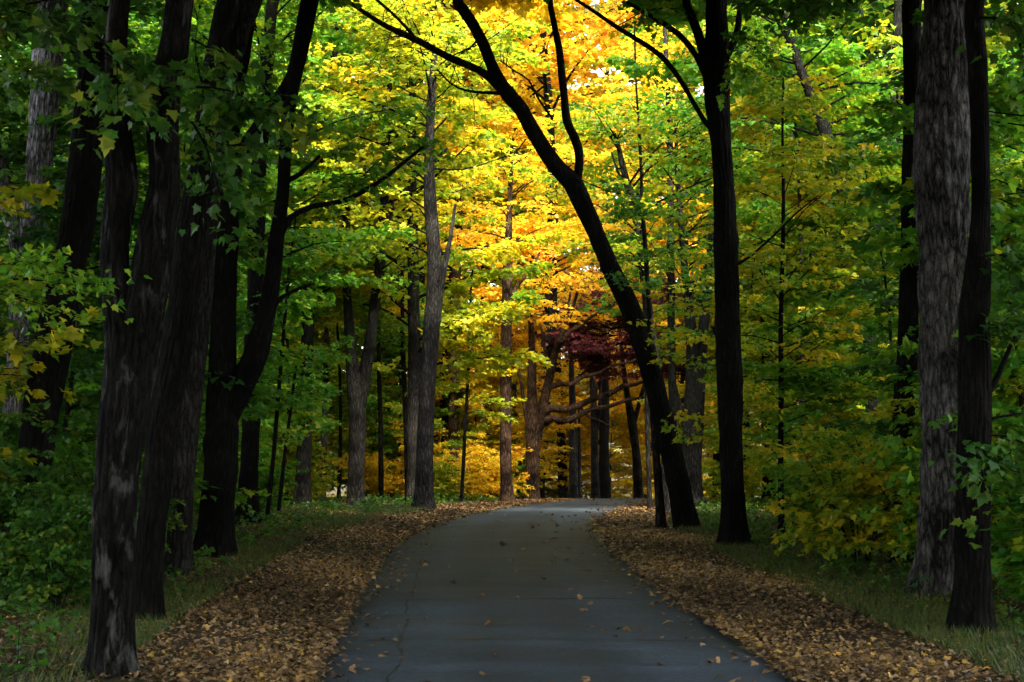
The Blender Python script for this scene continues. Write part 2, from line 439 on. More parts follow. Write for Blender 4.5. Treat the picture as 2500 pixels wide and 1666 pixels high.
def road_mat():
    m, t, out = new_mat('worn_asphalt')
    uv = N(t, "ShaderNodeUVMap", uv_map="road")
    sp = N(t, "ShaderNodeSeparateXYZ"); t.links.new(uv.outputs[0], sp.inputs[0])
    fine = N(t, "ShaderNodeTexNoise", i_Scale=70.0, i_Detail=4.0, i_Roughness=0.7)
    t.links.new(uv.outputs[0], fine.inputs['Vector'])
    mp = N(t, "ShaderNodeMapping"); mp.inputs['Scale'].default_value = (0.45, 1.3, 1)
    t.links.new(uv.outputs[0], mp.inputs[0])
    band = N(t, "ShaderNodeTexNoise", i_Scale=1.1, i_Detail=5.0, i_Roughness=0.6)
    t.links.new(mp.outputs[0], band.inputs['Vector'])
    blot = N(t, "ShaderNodeTexNoise", i_Scale=0.5, i_Detail=3.0)
    t.links.new(uv.outputs[0], blot.inputs['Vector'])
    r = ramp(t, [(.30, (.020, .030, .044)), (.50, (.027, .038, .052)), (.70, (.043, .058, .078))])
    t.links.new(band.outputs[0], r.inputs[0])
    r2 = ramp(t, [(.30, (.72,) * 3), (.65, (1.2,) * 3)])
    t.links.new(blot.outputs[0], r2.inputs[0])
    m1 = N(t, "ShaderNodeMix", data_type='RGBA', blend_type='MULTIPLY'); m1.inputs['Factor'].default_value = 1
    t.links.new(r.outputs[0], m1.inputs[6]); t.links.new(r2.outputs[0], m1.inputs[7])
    r3 = ramp(t, [(.3, (.5,) * 3), (.7, (1.5,) * 3)])
    t.links.new(fine.outputs[0], r3.inputs[0])
    m2 = N(t, "ShaderNodeMix", data_type='RGBA', blend_type='MULTIPLY'); m2.inputs['Factor'].default_value = 1
    t.links.new(m1.outputs[2], m2.inputs[6]); t.links.new(r3.outputs[0], m2.inputs[7])
    grit = N(t, "ShaderNodeTexNoise", i_Scale=14.0, i_Detail=6.0, i_Roughness=0.8); t.links.new(uv.outputs[0], grit.inputs['Vector'])
    r4 = ramp(t, [(.36, (.55,) * 3), (.5, (1.0,) * 3), (.66, (1.5,) * 3)]); t.links.new(grit.outputs[0], r4.inputs[0])
    m4 = N(t, "ShaderNodeMix", data_type='RGBA', blend_type='MULTIPLY'); m4.inputs['Factor'].default_value = .8
    t.links.new(m2.outputs[2], m4.inputs[6]); t.links.new(r4.outputs[0], m4.inputs[7])
    m2 = m4
    tk = N(t, "ShaderNodeMath", operation='ABSOLUTE'); t.links.new(sp.outputs['X'], tk.inputs[0])
    r5 = ramp(t, [(.0, (1.12,) * 3), (.22, (.9,) * 3), (.45, (1.3,) * 3), (.7, (1.1,) * 3), (.95, (.78,) * 3)])
    td = N(t, "ShaderNodeMath", operation='MULTIPLY'); td.inputs[1].default_value = .56; t.links.new(tk.outputs[0], td.inputs[0]); t.links.new(td.outputs[0], r5.inputs[0])
    m5 = N(t, "ShaderNodeMix", data_type='RGBA', blend_type='MULTIPLY'); m5.inputs['Factor'].default_value = .9      # worn wheel tracks
    t.links.new(m2.outputs[2], m5.inputs[6]); t.links.new(r5.outputs[0], m5.inputs[7])
    m2 = m5
    # cracks across and along the road
    wob = N(t, "ShaderNodeTexNoise", i_Scale=1.3, i_Detail=4.0); t.links.new(uv.outputs[0], wob.inputs['Vector'])
    def crack(src, period, amp, width, offset):
        a = N(t, "ShaderNodeMath", operation='MULTIPLY_ADD'); a.inputs[1].default_value = amp
        t.links.new(wob.outputs[0], a.inputs[0]); t.links.new(src, a.inputs[2])
        b = N(t, "ShaderNodeMath", operation='ADD'); b.inputs[1].default_value = offset; t.links.new(a.outputs[0], b.inputs[0])
        c = N(t, "ShaderNodeMath", operation='PINGPONG'); c.inputs[1].default_value = period; t.links.new(b.outputs[0], c.inputs[0])
        d = N(t, "ShaderNodeMath", operation='LESS_THAN'); d.inputs[1].default_value = width; t.links.new(c.outputs[0], d.inputs[0])
        return d.outputs[0]
    c1 = crack(sp.outputs['Y'], 1.62, 0.35, 0.035, 0.4)
    c2 = crack(sp.outputs['X'], 2.2, 0.22, 0.012, 1.05)
    mxc = N(t, "ShaderNodeMath", operation='MAXIMUM'); t.links.new(c1, mxc.inputs[0]); t.links.new(c2, mxc.inputs[1])
    brk = N(t, "ShaderNodeTexNoise", i_Scale=0.9, i_Detail=2.0); t.links.new(uv.outputs[0], brk.inputs['Vector'])
    br = ramp(t, [(.38, (0, 0, 0)), (.52, (.9, .9, .9))]); t.links.new(brk.outputs[0], br.inputs[0])
    cf = N(t, "ShaderNodeMath", operation='MULTIPLY'); t.links.new(mxc.outputs[0], cf.inputs[0]); t.links.new(br.outputs[0], cf.inputs[1])
    m3 = N(t, "ShaderNodeMix", data_type='RGBA'); m3.inputs[7].default_value = (.006, .007, .008, 1)
    t.links.new(cf.outputs[0], m3.inputs['Factor']); t.links.new(m2.outputs[2], m3.inputs[6])
    p = N(t, "ShaderNodeBsdfPrincipled")
    rr = ramp(t, [(.3, (.62,) * 3), (.7, (.85,) * 3)]); t.links.new(band.outputs[0], rr.inputs[0])
    t.links.new(rr.outputs[0], p.inputs['Roughness'])
    p.inputs['Specular IOR Level'].default_value = 0.2
    t.links.new(m3.outputs[2], p.inputs['Base Color'])
    hm = N(t, "ShaderNodeMath", operation='MULTIPLY_ADD'); hm.inputs[1].default_value = 4.0
    t.links.new(band.outputs[0], hm.inputs[0]); t.links.new(fine.outputs[0], hm.inputs[2])
    bp = N(t, "ShaderNodeBump"); bp.inputs['Strength'].default_value = 0.35; bp.inputs['Distance'].default_value = 0.012
    t.links.new(hm.outputs[0], bp.inputs['Height']); t.links.new(bp.outputs[0], p.inputs['Normal'])
    t.links.new(p.outputs[0], out.inputs[0])
    return m

LITTER = leaf_mat('fallen_leaf_litter', [(0, (.022, .014, .009)), (.25, (.075, .045, .022)), (.55, (.18, .105, .048)), (.85, (.34, .22, .11)), (1, (.46, .26, .04))], trans=0.12, warm=(1, .9, .8), gloss=0.25)
GRASS = leaf_mat('verge_grass', [(0, (.020, .045, .010)), (.5, (.045, .085, .015)), (1, (.12, .13, .03))], trans=0.3)

# ---------------------------------------------------------------- the setting: ground and road
def build_ground():
    xs = np.concatenate([np.linspace(-160, -16, 37)[:-1], np.linspace(-16, 16, 107), np.linspace(16, 160, 37)[1:]])
    ys = np.concatenate([np.linspace(-40, 4, 30)[:-1], np.linspace(4, 66, 190), np.linspace(66, 260, 60)[1:]])
    X, Y = np.meshgrid(xs, ys)
    Z = ground(X, Y)
    far = np.clip((Y - 100) / 160, 0, 1)
    Z = Z + far * far * 26 + np.clip((np.abs(X) - 30) / 130, 0, 1) ** 2 * 14        # wooded slopes close the view
    nx, ny = len(xs), len(ys)
    i, j = np.meshgrid(np.arange(ny - 1), np.arange(nx - 1), indexing='ij')
    f = np.stack([i * nx + j, i * nx + j + 1, (i + 1) * nx + j + 1, (i + 1) * nx + j], -1).reshape(-1, 4)
    mb = MB(); mb.add(np.stack([X, Y, Z], -1), f, smooth=True)
    tag(mb.obj('ground', [ground_mat()]), 'leaf-strewn woodland floor on both sides of the road', 'ground', kind='structure')

def build_road():
    ys = np.concatenate([np.linspace(-11, 66, 330), np.linspace(66.3, 83, 60)])
    nx = 15
    l, r = edges(ys)
    rg = np.random.default_rng(3)
    def wob(): 
        return 0.04 * np.sin(ys * .9 + rg.uniform(0, 6)) + 0.02 * np.sin(ys * 2.3 + rg.uniform(0, 6)) + 0.012 * np.sin(ys * 7 + rg.uniform(0, 6))
    k = 5
    sm = lambda a: np.convolve(np.pad(a, 12, mode='edge'), np.ones(25) / 25, mode='valid')
    l, r = sm(l) + wob(), sm(r) + wob()
    t = np.linspace(0, 1, nx)
    X = l[:, None] + (r - l)[:, None] * t
    Y = np.repeat(ys[:, None], nx, 1)
    Z = prof(Y) + 0.012 + 0.03 * (1 - (2 * t - 1) ** 2) + 0.006 * np.sin(Y * 2.7 + np.sin(X * 1.1) * 0.9) + 0.005 * np.sin(Y * 1.15 + 0.7 * X + 1)
    Z[:, 0] -= 0.05; Z[:, -1] -= 0.05
    n = len(ys)
    i, j = np.meshgrid(np.arange(n - 1), np.arange(nx - 1), indexing='ij')
    f = np.stack([i * nx + j, i * nx + j + 1, (i + 1) * nx + j + 1, (i + 1) * nx + j], -1).reshape(-1, 4)
    mb = MB(); mb.add(np.stack([X, Y, Z], -1), f, smooth=True)
    o = mb.obj('road', [road_mat()])
    me = o.data
    uvl = me.uv_layers.new(name="road")
    lv = np.empty(len(me.loops), np.int32); me.loops.foreach_get("vertex_index", lv)
    W = (X - (l + r)[:, None] / 2).ravel(); V = Y.ravel()
    uvl.data.foreach_set("uv", np.stack([W[lv], V[lv]], -1).astype(np.float32).ravel())
    tag(o, 'narrow grey asphalt road curving right over a low rise', 'road', kind='structure')

build_ground()
build_road()

# ---------------------------------------------------------------- trees of the photograph
TRUNKS = []
LAND = []                                       # (u, depth, short name) of the trees other plants are described by

def tree(name, label, cat, stems, d=None, bark='dark', crowns=(), branches=(), seg=28, group=None, up=None, near=False, short=None, sprs=(), flare=0.6, lump=0.075, see_through=False, twigs=()):
    """stems: lists of (u, v, width, depth offset) from the photo; the first one stands on the ground.
    up: height to which the last point of each stem is carried on. crowns: dicts for crown(). branches: limbs as (points)."""
    s0 = stems[0]
    if d is None: d = hit(s0[0][0], s0[0][1])
    k = S / F
    def pt(q): return P(q[0], q[1], d + (q[3] if len(q) > 3 else 0))
    def rd(q): return 0.5 * q[2] * k * (d + (q[3] if len(q) > 3 else 0))
    p0 = pt(s0[0])
    gz = float(ground(p0[0], p0[1]))
    base = np.array([p0[0], p0[1], gz - 0.03])
    root = empty(name, base)
    tag(root, label, cat, group)
    us = [q[0] for st in stems for q in st if q[1] > 450]
    if us and d < 60 and not see_through: TRUNKS.append((np.array(us), d))
    if up and 22 < d < 36:
        up = max(up, 1.75 + .34 * d + 4.5); lo = .352 if near else .28
        crowns = list(crowns) + [dict(dict(HI, R=5.0, n=15, size=.19), zlo=1.75 + lo * d, zhi=1.75 + .34 * d + 4, col=crowns[0].get('col', 'green'), stem=len(stems) - 1 if stems[-1][-1][1] <= 60 else 0)]
    if short: LAND.append((s0[0][0], d, short))
    mb = MB(); axes = []
    for si, st in enumerate(stems):
        pts = [pt(q) for q in st]; rr = [rd(q) for q in st]
        if si == 0:
            if pts[0][2] > gz + 0.3:             # the foot is hidden in the photo: carry the stem down to the ground
                g = pts[0] + (pts[0] - pts[1]) * 0.3
                pts.insert(0, np.array([p0[0] + (pts[0] - pts[1])[0] * 0.3, p0[1], gz - 0.05])); rr.insert(0, rr[0] * 1.12)
            else:
                pts[0] = np.array([p0[0], p0[1], gz - 0.05])
        top = pts[-1]
        if up and st[-1][1] <= 60:
            dv = norm(pts[-1] - pts[-2]); r0 = rr[-1]
            L = up - top[2]
            if L > 0.5:
                dv = norm(dv * 0.6 + np.array([0, 0, 0.7]))
                for q in (0.33, 0.66, 1.0):
                    pts.append(top + dv * L * q + np.array([0.25 * math.sin(q * 5 + si), 0.2 * math.cos(q * 4 + si), 0])); rr.append(r0 * (1 - 0.8 * q))
        pts = [p - base for p in pts]
        tube(mb, pts, rr, seg=(88 if near else seg) if si == 0 else (72 if near else max(10, int(seg * 0.75))), step=0.09 if near else 0.3, lump=lump, ridge=0.085 if near else 0.0,
             flare=flare if si == 0 else 0, seed=abs(int(s0[0][0])) + si * 7)
        axes.append(np.array(pts))
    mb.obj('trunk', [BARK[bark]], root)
    for bi, b in enumerate(branches):
        m2 = MB()
        tube(m2, [pt(q) - base for q in b], [max(0.006, rd(q)) for q in b], seg=9, step=0.25, lump=0.12, seed=bi + int(s0[0][1]))
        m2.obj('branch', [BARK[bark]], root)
    rng = np.random.default_rng(abs(int(s0[0][0] * 3 + d * 7)))
    for (u0, v0, u1, v1, cnt, ln) in twigs:      # bare fine twigs standing off a limb
        a, b = P(u0, v0, d) - base, P(u1, v1, d) - base
        m3 = MB()
        for q in range(cnt):
            o = a + (b - a) * rng.uniform(0, 1)
            dv = norm((b - a) / np.linalg.norm(b - a) * rng.uniform(.1, 1) + rng.normal(0, .75, 3)); L = ln * rng.uniform(.4, 1.2)
            e = o + dv * L
            m = o + dv * L * .5 + rng.normal(0, .09, 3) * L
            tube(m3, [o, m, e + rng.normal(0, .08, 3) * L], [.011, .007, .003], seg=4, step=L / 5, close=False)
            for k in range(4):
                f = rng.uniform(.3, .95); o2 = o + (e - o) * f; d2 = norm(dv + rng.normal(0, .7, 3)); L2 = L * rng.uniform(.2, .5)
                tube(m3, [o2, o2 + d2 * L2 * .5 + rng.normal(0, .05, 3) * L2, o2 + d2 * L2], [.006, .004, .002], seg=3, step=L2 / 3, close=False)
        m3.obj('twigs', [BARK['dark']], root)
    if crowns or sprs:
        mc = MB(); colr = 'green'
        for c in crowns:
            c = dict(c); colr = c.pop('col', 'green'); si = c.pop('stem', 0)
            a = axes[si]
            if 'at' in c:
                q = c.pop('at'); a = np.array([P(q[0], q[1], d + (q[2] if len(q) > 2 else 0)) - base + np.array([0, 0, z]) for z in (-3, 3)])
            gzz = base[2]
            crown(mc, rng, a, c.pop('zlo') - gzz, c.pop('zhi') - gzz, c.pop('R'), c.pop('n', 20), c.pop('per', 8), c.pop('leaf', 26), c.pop('size', 0.15), **c)
        for (u0, v0, u1, v1, dd, nb, nl, sz, cc) in sprs:         # low leafy boughs that hang into the picture
            colr = cc
            a = P(u0, v0, dd) - base; b = P(u1, v1, dd) - base
            L = np.linalg.norm(b - a)
            mid = (a + b) / 2 + np.array([0, 0, 0.12 * L])
            tube(mc, [a, mid, b], [0.012, 0.008, 0.004], seg=5, step=L / 6, mat=1, close=False)
            c, _ = spline([a, mid, b], [1, 1, 1], L / 30)
            ii = (np.linspace(0.1, 1, nb) * (len(c) - 1)).astype(int)
            dr = np.tile(b - a, (nb, 1)) / L + rng.normal(0, 0.65, (nb, 3)) * np.array([1, 1, .45])
            sprays(mc, rng, c[ii], dr, rng.uniform(0.35, 0.7, nb), nl, sz, LEAF_MAPLE, tilt=0.5)
        mc.obj('crown', [LEAF[colr], TWIG], root)
    return root

HI = dict(R=5.2, n=34, per=11, leaf=52, size=0.16, shape=LEAF_LOBED)          # crowns above the frame
ROW = 'maple trees lining the road'

tree('maple_tree', 'pale ridged trunk at the far left edge, mostly hidden behind its dark neighbours', 'tree',
     [[(22, 1100, 50), (35, 900, 50), (45, 700, 46), (60, 600, 44), (85, 420, 60), (100, 250, 66), (118, 60, 72), (128, 0, 72)],
      [(52, 660, 34), (40, 560, 40), (12, 430, 44), (-30, 300, 40)]], d=21, bark='pale', up=13, near=True, group=ROW, short='the pale trunk at far left',
     crowns=[dict(HI, zlo=9.5, zhi=14, col='dark')])
tree('maple_tree', 'thick dark trunk leaning right, second from the left edge, its foot among low leaves', 'tree',
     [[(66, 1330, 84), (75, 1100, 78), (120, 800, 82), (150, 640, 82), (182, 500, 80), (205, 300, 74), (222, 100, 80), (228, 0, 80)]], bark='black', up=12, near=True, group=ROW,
     short='the second trunk from the left', crowns=[dict(HI, zlo=8.6, zhi=13, col='dark')],
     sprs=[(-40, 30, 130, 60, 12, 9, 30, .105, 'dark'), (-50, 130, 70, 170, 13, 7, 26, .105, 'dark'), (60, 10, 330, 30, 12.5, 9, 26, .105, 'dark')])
tree('maple_tree', 'large forked black trunk with pale bark patches, closest to the camera on the left verge', 'tree',
     [[(255, 1552, 92), (262, 1300, 92), (270, 1100, 100), (288, 930, 120), (292, 800, 112), (268, 690, 70), (264, 560, 64), (280, 420, 74), (268, 300, 64), (270, 180, 56), (276, 0, 50)],
      [(296, 900, 100), (318, 760, 106), (342, 640, 92), (366, 500, 84), (380, 400, 72), (372, 250, 84), (398, 120, 74), (414, 0, 64)]], bark='patchy', up=11, near=True, group=ROW, seg=40,
     short='the big patchy forked trunk', crowns=[dict(HI, zlo=7.2, zhi=11.5, col='dark', R=3.8)],
     sprs=[(140, 120, 330, 170, 10.2, 7, 26, .10, 'dark'), (220, 80, 300, 210, 10.2, 5, 24, .10, 'dark')])
tree('maple_tree', 'slim black trunk leaning right beside the big forked trunk', 'tree',
     [[(335, 1432, 66), (350, 1200, 66), (372, 1000, 74), (398, 850, 72), (420, 700, 66), (448, 520, 80), (460, 400, 60), (474, 250, 50), (500, 100, 44), (520, 0, 42)]], bark='black', up=12, near=True, group=ROW,
     crowns=[dict(HI, zlo=8.0, zhi=12.5, col='dark')],
     sprs=[(440, 90, 560, 200, 12, 7, 28, .10, 'green'), (450, 200, 610, 260, 12, 8, 28, .10, 'green'), (440, 280, 500, 420, 12, 6, 24, .10, 'green'), (450, 130, 480, 330, 12.3, 6, 26, .10, 'dark')])
tree('maple_tree', 'dark furrowed trunk standing behind the slim leaning one', 'tree',
     [[(408, 1322, 56), (420, 1100, 54), (440, 900, 56), (458, 700, 54), (478, 480, 52), (500, 250, 46), (540, 90, 56), (575, 0, 58)]], bark='dark', up=13, near=True, group=ROW,
     crowns=[dict(HI, zlo=9.5, zhi=14, col='dark')])
tree('maple_tree', 'stout two-stemmed maple whose right stem rises black and curving past the left trunks', 'tree',
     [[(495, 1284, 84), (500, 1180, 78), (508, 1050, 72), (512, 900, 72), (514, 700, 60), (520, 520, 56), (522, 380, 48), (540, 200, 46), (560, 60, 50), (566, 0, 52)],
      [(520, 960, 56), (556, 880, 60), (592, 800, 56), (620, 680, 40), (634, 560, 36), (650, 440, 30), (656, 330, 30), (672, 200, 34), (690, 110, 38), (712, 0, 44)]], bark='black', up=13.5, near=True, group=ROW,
     short='the stout two-stemmed maple', crowns=[dict(HI, zlo=9.8, zhi=15, col='green', stem=1)],
     branches=[[(528, 470, 40), (552, 360, 32), (600, 285, 32), (640, 225, 28), (672, 165, 22), (700, 60, 18, 0.6)],
               [(644, 540, 20), (668, 500, 15), (720, 474, 13), (790, 462, 12), (860, 425, 10), (920, 380, 9), (972, 338, 7)],
               [(660, 415, 14), (690, 400, 11), (735, 358, 8)],
               [(626, 706, 14), (650, 682, 10), (690, 662, 8), (722, 652, 6)]],
     sprs=[(690, 470, 840, 430, 21.5, 9, 30, .10, 'green'), (800, 440, 960, 330, 21.5, 9, 30, .10, 'green'), (700, 390, 800, 340, 21.5, 6, 26, .10, 'green')])
tree('maple_tree', 'dark trunk half hidden behind the two-stemmed maple, cut off below by yellow leaves', 'tree',
     [[(572, 1068, 42), (582, 850, 46), (588, 650, 40), (590, 480, 42), (596, 380, 36), (610, 200, 30), (628, 0, 28)]], d=30, bark='black', up=15, near=True, group=ROW,
     crowns=[dict(col='green', zlo=6.5, zhi=14, R=3.6, n=24, per=8, leaf=26, size=.14)])
tree('maple_tree', 'straight dark trunk between thin saplings, left of the Y-shaped tree', 'tree',
     [[(694, 1152, 36), (702, 950, 32), (706, 800, 30), (712, 620, 26), (726, 480, 24), (752, 300, 20), (770, 100, 16), (780, 0, 14)]], d=42, bark='dark', up=17, group=ROW,
     short='the straight dark trunk',
     crowns=[dict(col='green', zlo=6.5, zhi=17, R=4.2, n=34, per=9, leaf=30, size=.15)])
tree('maple_tree', 'grey Y-shaped tree forking at a third of its height', 'tree',
     [[(818, 1167, 40), (820, 1050, 36), (822, 950, 40), (818, 900, 44), (806, 800, 24), (798, 680, 20), (795, 540, 18), (798, 420, 16)],
      [(826, 930, 34), (840, 850, 28), (852, 770, 26), (868, 650, 24), (880, 540, 22), (884, 440, 20), (884, 380, 18), (890, 250, 14), (905, 100, 10)]], bark='ashen', up=16, group=ROW,
     short='the Y-shaped tree', crowns=[dict(col='lime', zlo=7.5, zhi=15.5, R=4.2, n=34, per=9, leaf=34, size=.14, stem=1)],
     branches=[[(884, 530, 16), (905, 470, 13), (940, 428, 11), (985, 380, 9), (1028, 342, 6)]])
tree('maple_tree', 'tall grey trunk standing nearest the road where it starts to bend', 'tree',
     [[(972, 1172, 44), (976, 1050, 40), (982, 900, 36), (992, 760, 38), (1000, 650, 40), (996, 560, 32), (988, 450, 28), (986, 390, 26), (990, 250, 20), (1000, 100, 14)],
      [(1006, 680, 22), (1022, 610, 14), (1036, 540, 10), (1046, 470, 7)]], bark='ashen', up=17, group=ROW, short='the tall grey trunk',
     crowns=[dict(col='lime', zlo=8, zhi=17, R=4.6, bias=.2, az=(2.6, 1.3), n=30, per=9, leaf=30, size=.14)])
tree('maple_tree', 'dark trunk tucked directly behind the tall grey trunk at the bend', 'tree',
     [[(960, 1140, 22), (962, 900, 24), (966, 700, 20), (972, 500, 16), (980, 300, 12)]], d=52, bark='black', up=17,
     crowns=[dict(col='yellow', zlo=11, zhi=17.5, R=3.6, n=20, per=9, leaf=28, size=.17)])
tree('maple_tree', 'brown trunk standing deep in yellow undergrowth, right of the tall grey trunk', 'tree',
     [[(1045, 1110, 26), (1043, 950, 26), (1044, 780, 24), (1050, 600, 20), (1060, 400, 14)]], d=56, bark='brown', up=18,
     crowns=[dict(col='yellow', zlo=11.5, zhi=19, R=4.0, n=22, per=9, leaf=28, size=.17)])
tree('maple_tree', 'straight brown trunk on the leaf bank at the left of the crest', 'tree',
     [[(1165, 1156, 30), (1162, 1050, 26), (1162, 900, 27), (1164, 760, 25), (1166, 650, 24), (1168, 560, 18), (1172, 450, 12), (1176, 330, 8)]], d=47, bark='brown', up=15, short='the straight brown trunk',
     branches=[[(1172, 690, 12), (1190, 655, 9), (1222, 618, 6), (1240, 580, 4)], [(1152, 824, 6), (1128, 795, 5), (1100, 764, 3)]],
     crowns=[dict(col='yellow', zlo=9.6, zhi=15, R=2.8, n=18, per=8, leaf=26, size=.15)])
tree('maple_tree', 'brown twin-stemmed maple with long low limbs reaching across the road', 'tree',
     [[(1224, 1142, 32), (1224, 1060, 30), (1224, 980, 34), (1222, 900, 22), (1222, 840, 20), (1222, 780, 15), (1216, 700, 10)],
      [(1234, 1010, 24), (1246, 940, 24), (1260, 880, 20), (1276, 810, 17), (1290, 770, 14), (1312, 720, 9), (1330, 660, 6)],
      [(1216, 990, 12), (1206, 940, 10), (1200, 895, 8), (1190, 840, 5)]], d=54, bark='brown', seg=20, short='the twin-stemmed maple',
     branches=[[(1246, 948, 22), (1268, 938, 20), (1300, 942, 18), (1335, 930, 16), (1365, 916, 14), (1400, 906, 13), (1430, 888, 11), (1460, 884, 9), (1500, 868, 6)],
               [(1248, 968, 18), (1272, 960, 17), (1296, 968, 15), (1335, 952, 13), (1360, 940, 12), (1400, 934, 10), (1440, 920, 9), (1500, 912, 5)],
               [(1262, 892, 14), (1288, 882, 12), (1312, 884, 10), (1340, 866, 9), (1378, 858, 8), (1410, 838, 7), (1450, 832, 6), (1500, 800, 4)],
               [(1288, 790, 13), (1310, 762, 11), (1335, 748, 9), (1362, 726, 7), (1392, 716, 6), (1425, 690, 4)], [(1284, 800, 11), (1296, 760, 8), (1300, 720, 7), (1310, 680, 5), (1306, 630, 3)],
               [(1330, 932, 8), (1352, 958, 6), (1380, 968, 4), (1410, 985, 2)], [(1362, 862, 7), (1372, 890, 5), (1368, 915, 4)], [(1272, 860, 12), (1256, 820, 9), (1248, 780, 7), (1240, 730, 5)]],
     crowns=[dict(col='gold', zlo=7.6, zhi=13.0, R=3.9, n=44, per=9, leaf=30, size=.15, rise=(0.05, .5), at=(1262, 720))])
tree('maple_tree', 'dark straight trunk of the pair standing side by side beyond the crest', 'tree',
     [[(1390, 1150, 26), (1388, 1050, 24), (1388, 900, 24), (1386, 780, 18), (1384, 650, 12), (1380, 500, 8)]], d=76, bark='black', seg=16,
     short='the dark pair of trunks', crowns=[dict(col='rust', zlo=9, zhi=15, R=4.0, n=18, per=7, leaf=20, size=.16)])
tree('maple_tree', 'paler trunk of the pair standing side by side beyond the crest', 'tree',
     [[(1368, 1150, 20), (1367, 1050, 18), (1365, 950, 16), (1360, 850, 12), (1350, 740, 8)], [(1370, 990, 12), (1378, 930, 8), (1382, 850, 5)]], d=74, bark='ashen', seg=16,
     crowns=[dict(col='rust', zlo=8, zhi=13, R=3.4, n=14, per=6, leaf=18, size=.15)])
tree('maple_tree', 'dark trunk beyond the crest midway between the brown twin-stemmed maple and the pair', 'tree',
     [[(1318, 1150, 22), (1318, 1050, 20), (1316, 940, 16), (1312, 820, 11), (1306, 700, 7)], [(1332, 1150, 8), (1332, 1050, 7), (1330, 930, 5)]], d=78, bark='dark', seg=14,
     crowns=[dict(col='yellow', zlo=8, zhi=15, R=3.8, n=18, per=7, leaf=22, size=.17)])
tree('maple_tree', 'forked grey trunk leaning left beyond the crest, just left of the thin road-edge saplings', 'tree',
     [[(1468, 1150, 22), (1462, 1050, 20), (1452, 970, 20), (1440, 900, 14), (1430, 820, 10), (1420, 720, 6)], [(1454, 980, 14), (1468, 930, 10), (1482, 880, 8), (1500, 820, 5)]], d=68, bark='dark', seg=16,
     crowns=[dict(col='olive', zlo=8, zhi=14, R=3.0, n=14, per=6, leaf=20, size=.16)])
tree('copper_beech', 'dark red leaved tree glowing behind the leaning black trunk', 'tree',
     [[(1652, 1160, 26), (1650, 1000, 22), (1652, 860, 18), (1640, 700, 13), (1630, 560, 8)]], d=62, bark='black', seg=14, see_through=True,
     branches=[[(1652, 900, 12), (1590, 850, 9), (1520, 815, 7), (1430, 790, 5), (1340, 800, 3)], [(1648, 800, 10), (1570, 760, 7), (1480, 750, 5), (1400, 755, 3)]],
     crowns=[dict(col='red', zlo=7.0, zhi=10.2, R=2.9, n=46, per=9, leaf=40, size=.15, rise=(-.15, .3), at=(1400, 780)), dict(col='red', zlo=6.6, zhi=10.6, R=2.9, n=46, per=9, leaf=40, size=.15, rise=(-.15, .3), at=(1570, 770))])
tree('maple_sapling', 'thin dark sapling trunk on the right verge, farther of two by the leaning black trunk', 'sapling',
     [[(1494, 1174, 12), (1489, 1050, 11), (1486, 900, 10), (1482, 750, 9), (1478, 600, 7), (1470, 450, 5)]], bark='dark', d=38, seg=12, flare=0.3, group='saplings on the right verge',
     crowns=[dict(col='green', zlo=5.4, zhi=10, R=1.6, n=16, per=6, leaf=20, size=.12, limb_r=.012, spray_len=(.4, .8))])
tree('maple_sapling', 'grey sapling trunk on the right verge, nearer of two by the leaning black trunk', 'sapling',
     [[(1520, 1222, 22), (1513, 1120, 20), (1505, 1000, 18), (1500, 920, 16), (1496, 800, 14), (1488, 650, 12), (1478, 500, 9)]], bark='dark', seg=14, d=28.2, flare=0.3, group='saplings on the right verge',
     crowns=[dict(col='green', zlo=5.2, zhi=8.8, R=1.5, n=14, per=6, leaf=20, size=.11, limb_r=.012, spray_len=(.4, .8))])
tree('maple_tree', 'black trunk leaning far left over the road and forking against the yellow leaves', 'tree',
     [[(1580, 1218, 58), (1560, 1120, 52), (1532, 1000, 50), (1505, 890, 49), (1480, 800, 48), (1450, 715, 46), (1420, 650, 45), (1388, 580, 42), (1362, 520, 42), (1335, 460, 46), (1315, 420, 46), (1285, 390, 38), (1262, 360, 38),
       (1230, 310, 37), (1200, 255, 36), (1172, 222, 38), (1150, 192, 32), (1128, 145, 27), (1110, 100, 27), (1086, 55, 27), (1066, 25, 27), (1050, -10, 26)],
      [(1318, 440, 26), (1328, 400, 22), (1331, 360, 22), (1322, 320, 22), (1303, 280, 20), (1297, 230, 18), (1292, 180, 18), (1284, 110, 17), (1272, 50, 15), (1264, -10, 14)]],
     bark='black', up=13, near=True, seg=32, short='the leaning black trunk', twigs=[(1118, 172, 930, 80, 16, 1.1), (1080, 208, 1005, 160, 7, .8), (930, 80, 800, 0, 9, 1.0), (1240, 232, 1150, 140, 5, .7)], lump=0.05, flare=0.15,
     branches=[[(1152, 205, 24), (1118, 172, 20), (1080, 152, 18), (1030, 132, 17), (980, 105, 16), (930, 80, 15), (890, 62, 13), (850, 38, 11), (790, -4, 9)],
               [(1152, 214, 9), (1110, 213, 7), (1070, 208, 6), (1035, 192, 5), (1005, 160, 4)],
               [(1140, 170, 8), (1160, 195, 6), (1180, 220, 4)],
               [(1270, 274, 6), (1240, 232, 5), (1215, 185, 4), (1185, 165, 4), (1150, 140, 3)],
               [(960, 96, 9), (930, 60, 8), (900, 30, 7), (860, -5, 6)],
               [(1100, 90, 6), (1080, 110, 4), (1040, 128, 3), (1010, 150, 3)]],
     crowns=[dict(HI, zlo=11.9, zhi=14.5, col='yellow', R=4.5, n=20)])
